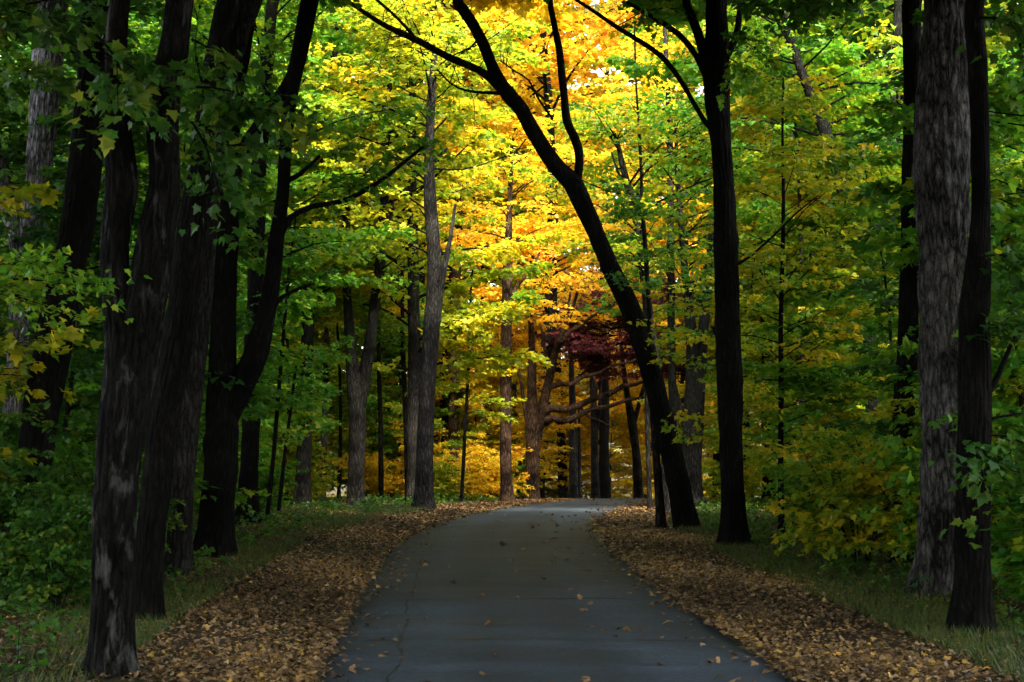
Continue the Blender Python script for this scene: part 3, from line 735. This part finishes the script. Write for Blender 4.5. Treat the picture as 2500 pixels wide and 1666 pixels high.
tree('maple_tree', 'broad multi-stemmed dark trunk just behind the leaning black trunk', 'tree',
     [[(1588, 1148, 52), (1590, 1050, 46), (1594, 950, 46), (1598, 860, 46), (1590, 780, 28), (1582, 700, 22), (1572, 600, 17), (1560, 450, 12), (1552, 300, 8)],
      [(1604, 880, 34), (1612, 800, 28), (1620, 720, 24), (1628, 620, 18), (1640, 480, 13)], [(1580, 990, 22), (1560, 930, 16), (1548, 880, 12), (1540, 800, 8)]], d=40, bark='ashen', up=16, short='the multi-stemmed trunk',
     crowns=[dict(col='green', zlo=7, zhi=14, R=3.6, n=30, per=8, leaf=26, size=.14, bias=.1)])
tree('maple_tree', 'pale slender trunk curving down into the leaning black trunk from upper right', 'tree',
     [[(1532, 1120, 22), (1528, 1000, 22), (1515, 900, 22), (1500, 800, 22), (1488, 700, 22), (1476, 600, 22), (1462, 500, 20), (1446, 440, 18), (1428, 370, 14), (1418, 320, 8)]], d=36, bark='ashen',
     branches=[[(1440, 430, 8), (1420, 395, 6), (1405, 350, 4)], [(1468, 540, 8), (1474, 440, 8), (1470, 320, 7), (1462, 200, 5), (1458, 60, 4)]],
     crowns=[dict(col='lime', zlo=6.5, zhi=12.5, R=2.8, n=24, per=8, leaf=24, size=.13)], short='the pale slender trunk')
tree('maple_tree', 'straight slim grey trunk left of the thick black one, bare to half height', 'tree',
     [[(1552, 1130, 22), (1548, 1000, 20), (1544, 850, 19), (1542, 700, 18), (1541, 550, 17), (1540, 400, 16), (1538, 280, 14), (1532, 150, 11), (1525, 20, 8)]], d=44, bark='ashen', up=17,
     crowns=[dict(col='yellow', zlo=8, zhi=16.5, R=3.6, n=28, per=8, leaf=26, size=.15)])
tree('maple_tree', 'thick straight black trunk right of the leaning one, branching near the top of the picture', 'tree',
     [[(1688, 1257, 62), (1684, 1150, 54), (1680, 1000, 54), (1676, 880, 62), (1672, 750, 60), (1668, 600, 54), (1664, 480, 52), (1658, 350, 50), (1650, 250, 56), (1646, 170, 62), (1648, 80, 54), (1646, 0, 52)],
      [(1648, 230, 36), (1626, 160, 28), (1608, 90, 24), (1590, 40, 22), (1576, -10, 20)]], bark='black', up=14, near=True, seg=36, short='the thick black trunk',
     branches=[[(1640, 300, 14), (1620, 280, 13), (1590, 230, 12), (1560, 180, 12), (1520, 130, 12), (1470, 95, 11), (1420, 65, 10), (1370, 30, 9), (1315, -6, 8)],
               [(1632, 200, 16), (1600, 130, 14), (1560, 80, 13), (1500, 40, 10), (1440, 5, 8)],
               [(1690, 610, 8), (1730, 585, 6), (1790, 530, 5), (1830, 490, 4), (1880, 450, 3)],
               [(1655, 150, 20), (1690, 90, 16), (1700, 20, 14)]],
     crowns=[dict(HI, zlo=10.2, zhi=14.5, col='lime', n=26, size=.18)],
     sprs=[(1640, 80, 1760, 130, 23, 8, 28, .10, 'green'), (1660, 130, 1720, 170, 23, 6, 26, .10, 'green'), (1420, 60, 1560, 20, 23.5, 8, 26, .10, 'green')])
tree('maple_tree', 'distant dark trunk leaning left behind the yellow sapling on the right', 'tree',
     [[(1990, 640, 30), (1958, 520, 30), (1935, 430, 30), (1905, 330, 28), (1872, 240, 26), (1840, 160, 22), (1812, 70, 18), (1796, 0, 16)]], d=33, bark='dark', up=16, see_through=True, short='the distant leaning trunk',
     crowns=[dict(col='green', zlo=9, zhi=15, R=3.8, n=28, per=9, leaf=28, size=.14)])
tree('maple_tree', 'black trunk standing close behind the big grey trunk at the right', 'tree',
     [[(2078, 960, 48), (2086, 800, 48), (2090, 600, 46), (2096, 400, 44), (2098, 200, 46), (2096, 0, 46)]], d=20, bark='black', up=13, near=True,
     crowns=[dict(HI, zlo=8.8, zhi=13.5, col='dark')])
tree('maple_tree', 'huge grey furrowed trunk with bumps, the widest tree at the right', 'tree',
     [[(2160, 1372, 118), (2168, 1250, 110), (2172, 1000, 112), (2178, 850, 122), (2172, 700, 128), (2172, 560, 122), (2166, 420, 130), (2168, 300, 128), (2176, 150, 122), (2178, 0, 118)]], bark='grey', up=13, near=True, seg=56, short='the huge grey trunk',
     crowns=[dict(HI, zlo=8.2, zhi=13, col='dark')], lump=0.12)
tree('maple_tree', 'black trunk standing against the right side of the huge grey trunk', 'tree',
     [[(2232, 1476, 92), (2236, 1300, 78), (2238, 1100, 78), (2240, 900, 76), (2240, 700, 70), (2254, 500, 44), (2252, 300, 44), (2246, 150, 44), (2240, 0, 44)]], bark='black', up=11, near=True, seg=36, d=13,
     crowns=[dict(HI, zlo=7.6, zhi=11.5, col='dark', R=3.6)], short='the black trunk at the right',
     branches=[[(2262, 920, 14), (2290, 870, 13), (2320, 800, 10), (2353, 740, 8), (2390, 690, 6)], [(2258, 968, 8), (2300, 958, 6), (2350, 950, 5)]],
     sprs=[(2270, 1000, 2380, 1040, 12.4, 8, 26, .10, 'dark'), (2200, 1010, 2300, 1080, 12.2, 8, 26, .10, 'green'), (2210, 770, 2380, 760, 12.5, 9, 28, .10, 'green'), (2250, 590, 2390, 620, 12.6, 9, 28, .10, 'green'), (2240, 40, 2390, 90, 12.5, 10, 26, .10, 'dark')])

tree('maple_sapling', 'sapling at the left edge holding a small leafy bough before the pale trunk', 'sapling',
     [[(-150, 1500, 22), (-140, 1000, 18), (-120, 700, 14), (-90, 400, 8)]], d=9.5, bark='dark', see_through=True,
     sprs=[(-118, 690, 150, 655, 9.5, 12, 26, .058, 'green'), (-120, 640, 70, 615, 9.5, 10, 28, .058, 'green'), (-118, 700, 50, 680, 9.4, 8, 26, .058, 'green')])
SP = dict(R=1.9, n=40, per=8, leaf=22, size=.115, limb_r=.012, spray_len=(.4, .85), rise=(.05, .45))
tree('maple_sapling', 'tall yellow-green sapling with thin dark stem right of the thick straight black trunk', 'sapling',
     [[(1796, 1242, 15), (1794, 1100, 13), (1795, 900, 12), (1794, 750, 11), (1798, 600, 10), (1800, 450, 8), (1798, 300, 6), (1800, 180, 4)]], bark='black', d=25.3, seg=10, flare=.3, see_through=True,
     short='the tall yellow-green sapling', crowns=[dict(SP, zlo=2.2, zhi=9.2, col='lime', R=2.3, n=54, size=.105)])
tree('maple_sapling', 'thin black sapling stem nearest the road, right of the stout two-stemmed maple', 'sapling',
     [[(613, 1200, 11), (628, 1050, 10), (642, 880, 9), (652, 760, 8), (664, 620, 7), (680, 500, 5)]], bark='black', d=31, seg=8, flare=.2, crowns=[dict(SP, zlo=3.2, zhi=7.2, col='green', R=1.6, n=22)])
tree('maple_sapling', 'second thin black sapling stem close beside the one nearest the road', 'sapling',
     [[(638, 1182, 9), (654, 1050, 8), (668, 940, 7), (680, 840, 6)]], bark='black', d=33, seg=8, flare=.2, crowns=[dict(SP, zlo=2.6, zhi=4.6, col='green', R=1.3, n=12)])
tree('maple_sapling', 'slim grey sapling stem between the straight dark trunk and the Y-shaped tree', 'sapling',
     [[(742, 1122, 15), (746, 950, 14), (750, 800, 13), (752, 650, 11), (756, 500, 8)]], bark='grey', d=48, seg=8, flare=.2, crowns=[dict(SP, zlo=7, zhi=10.5, col='lime', n=20)])
tree('maple_sapling', 'slim dark sapling stem just right of the Y-shaped tree', 'sapling',
     [[(876, 1122, 12), (874, 950, 11), (870, 800, 10), (872, 640, 8)]], bark='dark', d=48, seg=8, flare=.2, crowns=[dict(SP, zlo=6, zhi=8.6, col='green', n=16)])
tree('maple_sapling', 'slim dark sapling stem just left of the tall grey trunk at the bend', 'sapling',
     [[(936, 1134, 12), (932, 950, 11), (926, 780, 10), (924, 620, 8)]], bark='dark', d=46, seg=8, flare=.2, crowns=[dict(SP, zlo=6, zhi=8.6, col='green', n=16)])
tree('maple_sapling', 'very thin dark sapling stem in the yellow undergrowth left of the straight brown trunk', 'sapling',
     [[(1060, 1152, 9), (1068, 1000, 8), (1076, 850, 7), (1080, 700, 6), (1086, 620, 4)]], bark='dark', d=45, seg=8, flare=.2, crowns=[dict(SP, zlo=4, zhi=8, col='lime', n=20)])

# ---------------------------------------------------------------- kinds of tree, sapling and shrub that repeat
def tpl_tree(seed, H, R, zlo, trunk_r, n, per, nl, size, shape, rise=(.15, .6), lean=0.4, limb_r=.05, spray_len=(.6, 1.3), seg=12, flare=0.4, tilt=.42):
    rng = np.random.default_rng(seed)
    ts = np.linspace(0, 1, 7)
    a, b = rng.normal(0, lean, 2)
    ph = rng.uniform(0, 6, 2)
    pts = [np.array([a * t + 0.03 * H * math.sin(4 * t + ph[0]) * t, b * t + 0.03 * H * math.sin(4 * t + ph[1]) * t, -0.08 + H * t]) for t in ts]
    rr = [trunk_r * (1 - 0.88 * t) for t in ts]
    m1 = MB(); tube(m1, pts, rr, seg=seg, step=0.3, lump=.08, flare=flare, seed=seed)
    m2 = MB(); crown(m2, rng, pts, zlo, H * 0.97, R, n, per, nl, size, shape, rise=rise, limb_r=limb_r, spray_len=spray_len, tilt=tilt)
    return m1.mesh('trunk', [BARK['dark']]), m2.mesh('crown', [LEAF['green'], TWIG])

def tpl_shrub(seed, H, n_st, nl, size, shape):
    rng = np.random.default_rng(seed)
    m1, m2 = MB(), MB()
    for i in range(n_st):
        a = rng.uniform(0, 6.28); sp = rng.uniform(.1, .55) * H; h = H * rng.uniform(.55, 1)
        p = [np.array([.06 * math.cos(a), .06 * math.sin(a), -.05]), np.array([.45 * sp * math.cos(a), .45 * sp * math.sin(a), .5 * h]), np.array([sp * math.cos(a), sp * math.sin(a), h])]
        tube(m1, p, [.012, .008, .003], seg=5, step=.2, close=False)
        crown(m2, rng, p, h * .12, h * .97, H * .38, 7, 4, nl, size, shape, rise=(.0, .5), limb_r=.005, spray_len=(.25, .5), limb_seg=3)
    return m1.mesh('stem', [BARK['dark']]), m2.mesh('foliage', [LEAF['green'], TWIG])

TALL = [tpl_tree(100 + i, 18 + 1.2 * i, 4.8, 3.6, .24, 60, 12, 44, .20, LEAF_PLAIN) for i in range(4)]
HIGH = [tpl_tree(150 + i, 23 + 1.5 * i, 5.4, 10.5, .26, 46, 12, 38, .21, LEAF_PLAIN) for i in range(2)]
SAPL = [tpl_tree(200 + i, 7.0 + .7 * i, 2.3, .6, .045, 52, 10, 28, .125, LEAF_LOBED, rise=(.05, .4), lean=.5, limb_r=.013, spray_len=(.45, .9), seg=8, flare=.2, tilt=.36) for i in range(5)]
SLIM = [tpl_tree(400 + i, 12 + i, 1.9, 5.5, .075, 30, 7, 26, .15, LEAF_PLAIN, limb_r=.012, spray_len=(.4, .9), seg=8, lean=.6) for i in range(3)]
SHRB = [tpl_shrub(300 + i, 1.9 + .25 * i, 9, 17, .10, LEAF_LOBED) for i in range(3)]

def place(kind, name, cat, parts, x, y, col, scale, rot, label, group, bark=None):
    """a copy of one of the repeating kinds: an Empty with the two parts of its own"""
    root = empty(name, (x, y, float(ground(x, y))))
    root.rotation_euler = (0, 0, rot); root.scale = (scale, scale, scale * random.uniform(.92, 1.1))
    tag(root, label, cat, group)
    for me, pn in zip(parts, ('stem', 'foliage') if kind == 'shrub' else ('trunk', 'crown')):
        o = bpy.data.objects.new(pn, me)
        COL.objects.link(o); o.parent = root
        if pn in ('crown', 'foliage'):
            o.material_slots[0].link = 'OBJECT'; o.material_slots[0].material = LEAF[col]
        elif bark:
            o.material_slots[0].link = 'OBJECT'; o.material_slots[0].material = BARK[bark]
    return root

WORD = {'dark': 'dark green', 'green': 'green', 'lime': 'yellow-green', 'yellow': 'yellow', 'gold': 'golden orange', 'olive': 'olive', 'red': 'red', 'rust': 'rusty brown'}
used = {}
def describe(kind, col, x, y, extra):
    u = (x / y * F + 1250) / S
    best = min(LAND, key=lambda q: abs(q[0] - u) + 0.4 * abs(q[1] - y))
    du = u - best[0]
    dep = 'in front' if y < best[1] - 3 else 'behind' if y > best[1] + 3 else ''
    sd = ('right' if du > 0 else 'left') if abs(du) > 45 else ''
    where = {(1, 1): f'{dep} {sd} of' if dep == 'in front' else f'behind and {sd} of', (1, 0): 'in front of' if dep == 'in front' else 'behind', (0, 1): f'just {sd} of', (0, 0): 'beside'}[(int(bool(dep)), int(bool(sd)))] + ' ' + best[2]
    txt = f'{extra} {WORD[col]} {kind} {where}'
    used[txt] = used.get(txt, 0) + 1
    if used[txt] > 1:
        txt += ', ' + ('next back third fourth fifth sixth seventh eighth ninth tenth eleventh twelfth'.replace('next back', 'next').split()[min(used[txt] - 2, 10)]) + ' back'
    return txt

def colour_at(x, y, rng, low=False):
    u = (x / y * F + 1250) / S
    r = rng.uniform()
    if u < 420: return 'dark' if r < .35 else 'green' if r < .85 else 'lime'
    if u < 900: return 'green' if r < (.45 if low else .7) else 'lime'
    if u < 1080: return ('lime' if r < .7 else 'green') if y < 52 else ('lime' if r < .5 else 'yellow')
    if u < 1600: return ('yellow' if r < (.92 if low else .84) else 'gold') if y > 44 else 'lime'
    if u < 1780: return 'lime' if r < .75 else 'green'
    if u < 2000 and low: return 'lime' if r < .75 else 'green'
    return 'green' if r < (.5 if low else .75) else 'lime' if r < .9 else 'dark'

rg = np.random.default_rng(42)
def hides(x, y, half):
    """would a plant here stand in front of one of the trunks the photo shows clear?"""
    u = (x / y * F + 1250) / S; wpx = half * F / y / S
    return any(d > y + .6 and np.abs(us - u).min() < wpx for us, d in TRUNKS)
# tall trees filling the wood behind the named ones
spots = []
for (y0, step) in ((35, 4.4), (46, 4.2), (55, 4.4), (66, 4.8), (82, 5.5), (104, 7)):
    x = -0.40 * y0 - 2
    while x < 0.40 * y0 + 4:
        xx, yy = x + rg.uniform(-1.2, 1.2), y0 + rg.uniform(-5, 5)
        if off_road(np.array(xx), np.array(yy)) > 2.6 and (y0 > 40 or (abs(xx) > 7.5 and not hides(xx, yy, 1.0))): spots.append((xx, yy))
        x += step
spots = [p for p in spots if not (-3.5 < p[0] < 9 and 50 < p[1] < 75) and not (-9.5 < p[0] < 2 and 43 < p[1] < 62)]
high = [(-.3, 76), (1.25, 81), (11.8, 92), (6.3, 97), (8.6, 47.5), (10.8, 51), (1.0, 60.5), (-2.5, 57), (.2, 67), (9.3, 57), (-5.5, 65), (12.5, 65), (-1, 85)]
spots += high + [(9, 97), (1, 104), (13, 72), (14, 99), (4, 112), (10, 116)]
spots.sort(key=lambda p: p[1])
for i, (x, y) in enumerate(spots):
    c = colour_at(x, y, rg)
    if y > 95 and abs((x / y * F + 1250) / S - 1380) < 220: c = 'yellow' if i % 2 else 'olive'
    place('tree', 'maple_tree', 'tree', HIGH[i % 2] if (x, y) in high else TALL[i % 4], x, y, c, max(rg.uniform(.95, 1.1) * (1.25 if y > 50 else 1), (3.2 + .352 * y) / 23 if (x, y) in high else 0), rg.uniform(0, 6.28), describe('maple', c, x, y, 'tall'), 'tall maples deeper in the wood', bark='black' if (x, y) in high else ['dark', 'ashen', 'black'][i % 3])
# slender young trees between the big trunks
for i, (x, y) in enumerate([(-12.2, 44), (-10.6, 47), (-9.4, 43.5), (-8.3, 49), (-7.1, 45), (-6.3, 52), (-5.4, 47.5), (-4.3, 55), (-3.6, 50), (-2.2, 58), (8.4, 40), (9.8, 45), (11.6, 42), (7.4, 36)]):
    c = colour_at(x, y, rg)
    place('tree', 'maple_tree', 'tree', SLIM[i % 3], x, y, c, rg.uniform(.9, 1.15), rg.uniform(0, 6.28), describe('maple', c, x, y, 'slender'), 'slender young maples between the big trunks', bark=['dark', 'ashen', 'black'][i % 3])
# saplings
spots = []
for (y0, step, n) in ((21, 2.0, 0), (26, 2.0, 0), (31, 2.1, 0), (37, 2.3, 0), (44, 2.6, 0)):
    for sgn in (-1, 1):
        o = 2.6 + rg.uniform(0, .8)
        l, r = edges(y0)
        while True:
            x = (l - o) if sgn < 0 else (r + o)
            if abs(x) > .37 * y0 + 2.2: break
            spots.append((x + rg.uniform(-.5, .5), y0 + rg.uniform(-2, 2)))
            o += step * rg.uniform(.85, 1.2)
for xx in np.arange(-14, 2.6, 1.4): spots.append((xx + rg.uniform(-.6, .6), 55 + rg.uniform(-2, 3)))
for xx in np.arange(-14, 4, 1.7): spots.append((xx + rg.uniform(-.6, .6), 66 + rg.uniform(-3, 3)))
for xx in np.arange(-9, 22, 2.0): spots.append((xx + rg.uniform(-.6, .6), 94 + rg.uniform(-3, 5)))
for xx in np.arange(9.5, 24, 2.0): spots.append((xx + rg.uniform(-.6, .6), 56 + rg.uniform(-2, 3)))
spots += [(7.4, 17.5), (8.2, 20), (6.6, 14.2), (-8.2, 19.5), (-9.2, 22), (-7.2, 16)]
for xx in np.arange(0, 13, 1.5): spots.append((xx + rg.uniform(-.5, .5), 86 + rg.uniform(-2, 3)))
spots = [p for p in spots if not hides(p[0], p[1], 1.5) and not (p[1] < 26.5 and 1600 < (p[0] / p[1] * F + 1250) / S < 2000) and not (p[1] < 78 and 1190 < (p[0] / p[1] * F + 1250) / S < 1560)]
spots.sort(key=lambda p: p[1])
for i, (x, y) in enumerate(spots):
    c = ('olive', 'yellow', 'yellow')[i % 3] if y > 80 else colour_at(x, y, rg, True)
    place('tree', 'maple_sapling', 'sapling', SAPL[i % 5], x, y, c, rg.uniform(.72, 1.12), rg.uniform(0, 6.28), describe('sapling', c, x, y, 'leafy'), 'maple saplings under the tall trees')
# shrubs
spots = []
for (y0, step) in ((17, 1.5), (22, 1.5), (28, 1.6), (35, 1.8), (43, 2.0), (52, 2.3)):
    for sgn in (-1, 1):
        o = (2.6 if y0 > 24 else 3.4) + rg.uniform(0, .6)
        l, r = edges(y0)
        while True:
            x = (l - o) if sgn < 0 else (r + o)
            if abs(x) > .37 * y0 + 1.0: break
            spots.append((x + rg.uniform(-.4, .4), y0 + rg.uniform(-2, 2)))
            o += step * rg.uniform(.8, 1.25)
spots = [p for p in spots if not hides(p[0], p[1], .7)]
spots += [(-4.6, 14.5), (-5.4, 15.6), (-5.7, 17.2), (-6.5, 16.2), (-4.9, 17.6), (4.9, 20.2), (5.5, 18.8), (6.3, 21), (6.1, 23.2), (5.2, 22.4), (7, 24.3), (5.9, 26), (7.3, 27), (8.2, 25.5), (5.7, 14.4), (6.4, 15.8)]
spots += [(x + rg.uniform(-.5, .5), 50 + rg.uniform(-2, 9)) for x in np.arange(-9, .2, .9)]
spots = [p for p in spots if off_road(np.array(p[0]), np.array(p[1])) > .9]
spots.sort(key=lambda p: p[1])
for i, (x, y) in enumerate(spots):
    c = colour_at(x, y, rg)
    if -6 < x < 1 and y > 40: c = ('yellow', 'lime')[i % 2]
    if y < 20 and x < 0: c = 'dark'
    if x > 0 and 17 < y < 45: c = ('lime', 'green', 'lime')[i % 3]
    if x < 0 and y > 26 and c == 'dark': c = 'green'
    place('shrub', 'shrub', 'shrub', SHRB[i % 3], x, y, c, rg.uniform(.6, 1.15), rg.uniform(0, 6.28), describe('shrub', c, x, y, 'low'), 'shrubs in the undergrowth')

# dead wood on the right verge
def dead_branch(u, v, label, seed, n=5):
    rng = np.random.default_rng(seed)
    d = hit(u, v); a, _ = ray(u, v)
    root = empty('dead_branch', (a * d, d, float(ground(a * d, d)) + .03))
    tag(root, label, 'branch')
    m = MB(); ang = rng.uniform(-.4, .4)
    dv = np.array([math.cos(ang), math.sin(ang), .10])
    tube(m, [-.9 * dv + [0, 0, .08], [0, 0, .03], .9 * dv + [0, 0, .05]], [.022, .018, .007], seg=7, step=.15, lump=.1)
    m.obj('stem', [BARK['pale']], root)
    for k in range(n):
        m = MB(); o = dv * rng.uniform(-.6, .7) + [0, 0, .04]; t = norm(rng.normal(0, .6, 3) + [0, 0, .55]); L = rng.uniform(.3, .75)
        tube(m, [o, o + t * L * .5 + rng.normal(0, .04, 3), o + t * L], [.009, .006, .003], seg=5, step=.1, close=False)
        m.obj('twig', [BARK['pale']], root)
dead_branch(1832, 1272, 'pale dead branch with upright twigs lying below the shrubs on the right verge', 3)
dead_branch(1925, 1290, 'thin broken branch lying nearer the huge grey trunk on the right verge', 6, 4)

# ---------------------------------------------------------------- what nobody could count
def build_litter():
    rng = np.random.default_rng(8)
    mb = MB()
    def batch(n, y0, y1, size, shape, power):
        y = y0 + (y1 - y0) * rng.uniform(0, 1, n) ** power
        sd = rng.integers(0, 2, n)
        o = rng.exponential(1.2, n) - 0.12 * rng.uniform(0, 1, n) ** 2
        wide = rng.uniform(0, 1, n) < .45
        o = np.where(wide, rng.uniform(0, 7, n), o)
        thin = np.clip(.62 + .35 * np.sin(o * 2.1 + y * .7) + .25 * np.sin(y * 1.9 - o), .22, 1)
        k = rng.uniform(0, 1, n) < thin; y, sd, o = y[k], sd[k], o[k]; n = len(y)
        l, r = edges(y)
        x = np.where(sd == 0, l - o, r + o)
        z = ground(x, y) + 0.015 + rng.uniform(0, .03, n)
        z = np.maximum(z, np.where(o < 0.1, prof(y) + 0.02, z))
        a = rng.uniform(0, 6.28, n)
        ax = np.stack([np.cos(a), np.sin(a), rng.normal(0, .25, n)], -1)
        nr = np.array([0, 0, 1.0]) + rng.normal(0, .38, (n, 3))
        v = np.clip(.44 + .2 * np.sin(x * 1.3 + y * .9) + rng.normal(0, .27, n), 0, 1)
        leaves(mb, np.stack([x, y, z], -1), ax, nr, size * rng.uniform(.4, 1.6, n), v, shape)
    sh = LEAF_LOBED.copy(); sh[:, 2] *= 2.2
    batch(180000, 8, 26, .041, sh, 1.0)
    batch(130000, 24, 62, .06, LEAF_PLAIN * np.array([1, 1, 1.8]), 1.0)
    n = 2600                                                     # leaves blown over the edge of the asphalt
    y = 9 + 46 * rng.uniform(0, 1, n); sd = rng.integers(0, 2, n); o = rng.exponential(.16, n)
    l, r = edges(y); x = np.where(sd == 0, l + o, r - o)
    a = rng.uniform(0, 6.28, n)
    leaves(mb, np.stack([x, y, prof(y) + .03 + .03 * np.clip(o, 0, .6)], -1), np.stack([np.cos(a), np.sin(a), rng.normal(0, .2, n)], -1), np.array([0, 0, 1.0]) + rng.normal(0, .3, (n, 3)),
           .065 * rng.uniform(.6, 1.3, n), np.clip(rng.normal(.4, .22, n), 0, 1), sh)
    tag(mb.obj('leaf_litter', [LITTER]), 'brown and tan fallen leaves carpeting both road verges', 'leaf litter', kind='stuff')

def build_road_leaves():
    rng = np.random.default_rng(31)
    n = 150
    sh = LEAF_MAPLE.copy(); sh[:, 2] *= 3.5
    meshes = []
    for k in range(6):
        mb = MB()
        leaves(mb, np.zeros((1, 3)), np.array([[1.0, 0, .12]]), np.array([[.15 * math.sin(k), .2 * math.cos(2 * k), 1.0]]), np.array([1.0]), np.array([.05 + .11 * k]), sh)
        meshes.append(mb.mesh('fallen_leaf', [LITTER]))
    y = 9.5 + 46 * rng.uniform(0, 1, n) ** 1.7
    t = rng.beta(.75, .75, n) * .97 + .015
    t = np.where(rng.uniform(0, 1, n) < .3, rng.normal(.70, .09, n), t)
    l, r = edges(y)
    x = l + (r - l) * np.clip(t, .02, .98)
    for i in range(n):
        tt = (x[i] - l[i]) / (r[i] - l[i])
        z = float(prof(y[i])) + .022 + .03 * (1 - (2 * tt - 1) ** 2)
        o = bpy.data.objects.new('fallen_leaf', meshes[i % 6]); COL.objects.link(o)
        o.location = (x[i], y[i], z); k = rng.uniform(.06, .10) * (1 if y[i] < 22 else 1.25)
        o.scale = (k, k, k); o.rotation_euler = (rng.normal(0, .25), rng.normal(0, .25), rng.uniform(0, 6.28))
        tag(o, 'dry curled leaf lying loose on the grey asphalt', 'fallen leaf', 'leaves scattered on the road')

def build_grass():
    rng = np.random.default_rng(9)
    n = 150000
    y = 8 + 40 * rng.uniform(0, 1, n) ** 1.3
    sd = rng.integers(0, 2, n)
    o = .9 + np.abs(rng.normal(0, 1.5, n)) + .6
    l, r = edges(y)
    x = np.where(sd == 0, l - o, r + o)
    keep = (np.sin(x * 1.7 + 1) + np.sin(y * .8 + x) + rng.normal(0, .5, n) + .5 * (sd > 0)) > 0.35
    x, y = x[keep], y[keep]; n = len(x)
    z = ground(x, y)
    a = rng.uniform(0, 6.28, n); h = rng.uniform(.05, .15, n)
    d = np.stack([np.cos(a), np.sin(a), np.zeros(n)], -1)
    b = np.stack([x, y, z], -1)
    tip = b + np.stack([np.cos(a + 1.5) * h * .7, np.sin(a + 1.5) * h * .7, h], -1)
    V = np.stack([b - d * .006, b + d * .006, tip], 1)
    mb = MB(); mb.add(V.reshape(-1, 3), np.arange(3 * n).reshape(n, 3), 0, rng.uniform(0, 1, n))
    tag(mb.obj('grass', [GRASS]), 'short sparse grass growing through the leaf litter', 'grass', kind='stuff')

def build_weeds():
    rng = np.random.default_rng(10)
    mb = MB()
    n = 2600
    y = 9 + 45 * rng.uniform(0, 1, n) ** 1.2
    sd = rng.integers(0, 2, n)
    o = 2.2 + np.abs(rng.normal(0, 3.5, n))
    l, r = edges(y)
    x = np.where(sd == 0, l - o, r + o)
    keep = np.abs(x) < .4 * y + 1.5
    x, y = x[keep], y[keep]; n = len(x)
    st = np.stack([x, y, ground(x, y)], -1)
    d = rng.normal(0, .7, (n, 3)); d[:, 2] = rng.uniform(.4, 1.1, n)
    sprays(mb, rng, st, d, rng.uniform(.2, .55, n), 14, .075, LEAF_LOBED, width=.5, val0=rng.normal(.45, .2, n))
    tag(mb.obj('undergrowth', [LEAF['dark'], TWIG]), 'low leafy weeds covering the woodland floor beyond the verges', 'undergrowth', kind='stuff')

def mass(name, label, boxes, n, size, col, seed, kindword):
    rng = np.random.default_rng(seed); mb = MB()
    for (x0, x1, y0, y1, z0, z1, cnt) in boxes:
        c = np.stack([rng.uniform(x0, x1, cnt), rng.uniform(y0, y1, cnt), rng.uniform(z0, z1, cnt)], -1)
        a = rng.uniform(0, 6.28, cnt)
        sprays(mb, rng, c, np.stack([np.cos(a), np.sin(a), rng.normal(0, .1, cnt)], -1), rng.uniform(1.0, 2.0, cnt), n, size, LEAF_PLAIN, twigs=False)
    tag(mb.obj(name, [LEAF[col], TWIG]), label, kindword, kind='stuff')

build_litter()
build_road_leaves()
build_grass()
build_weeds()
# unseen leaf sprays added behind, beside and above the viewpoint to shade the foreground
mass('added_shade_canopy', 'unseen leaf canopy added around and above the viewpoint to shade the foreground', [
    (-22, 22, -26, 2, 7, 14, 4200), (-24, 24, -26, -16, 0, 10, 1500), (-24, -9, -16, 10, 1, 13, 260), (10, 24, -16, 10, 1, 13, 260),
    (-9, 10, 2, 10, 6.8, 13, 1500), (-9, 10, 10, 18, 9, 14, 1500), (-9, 10, 18, 26, 11.6, 16, 1200)], 26, .30, 'dark', 21, 'added canopy')
mass('distant_woodland', 'far wood closing the view beyond the bend', [(-60, -6, 118, 140, -2, 22, 1500), (-6, 26, 118, 140, -2, 12, 700), (26, 60, 118, 140, -2, 22, 900)], 30, .34, 'olive', 22, 'woodland')
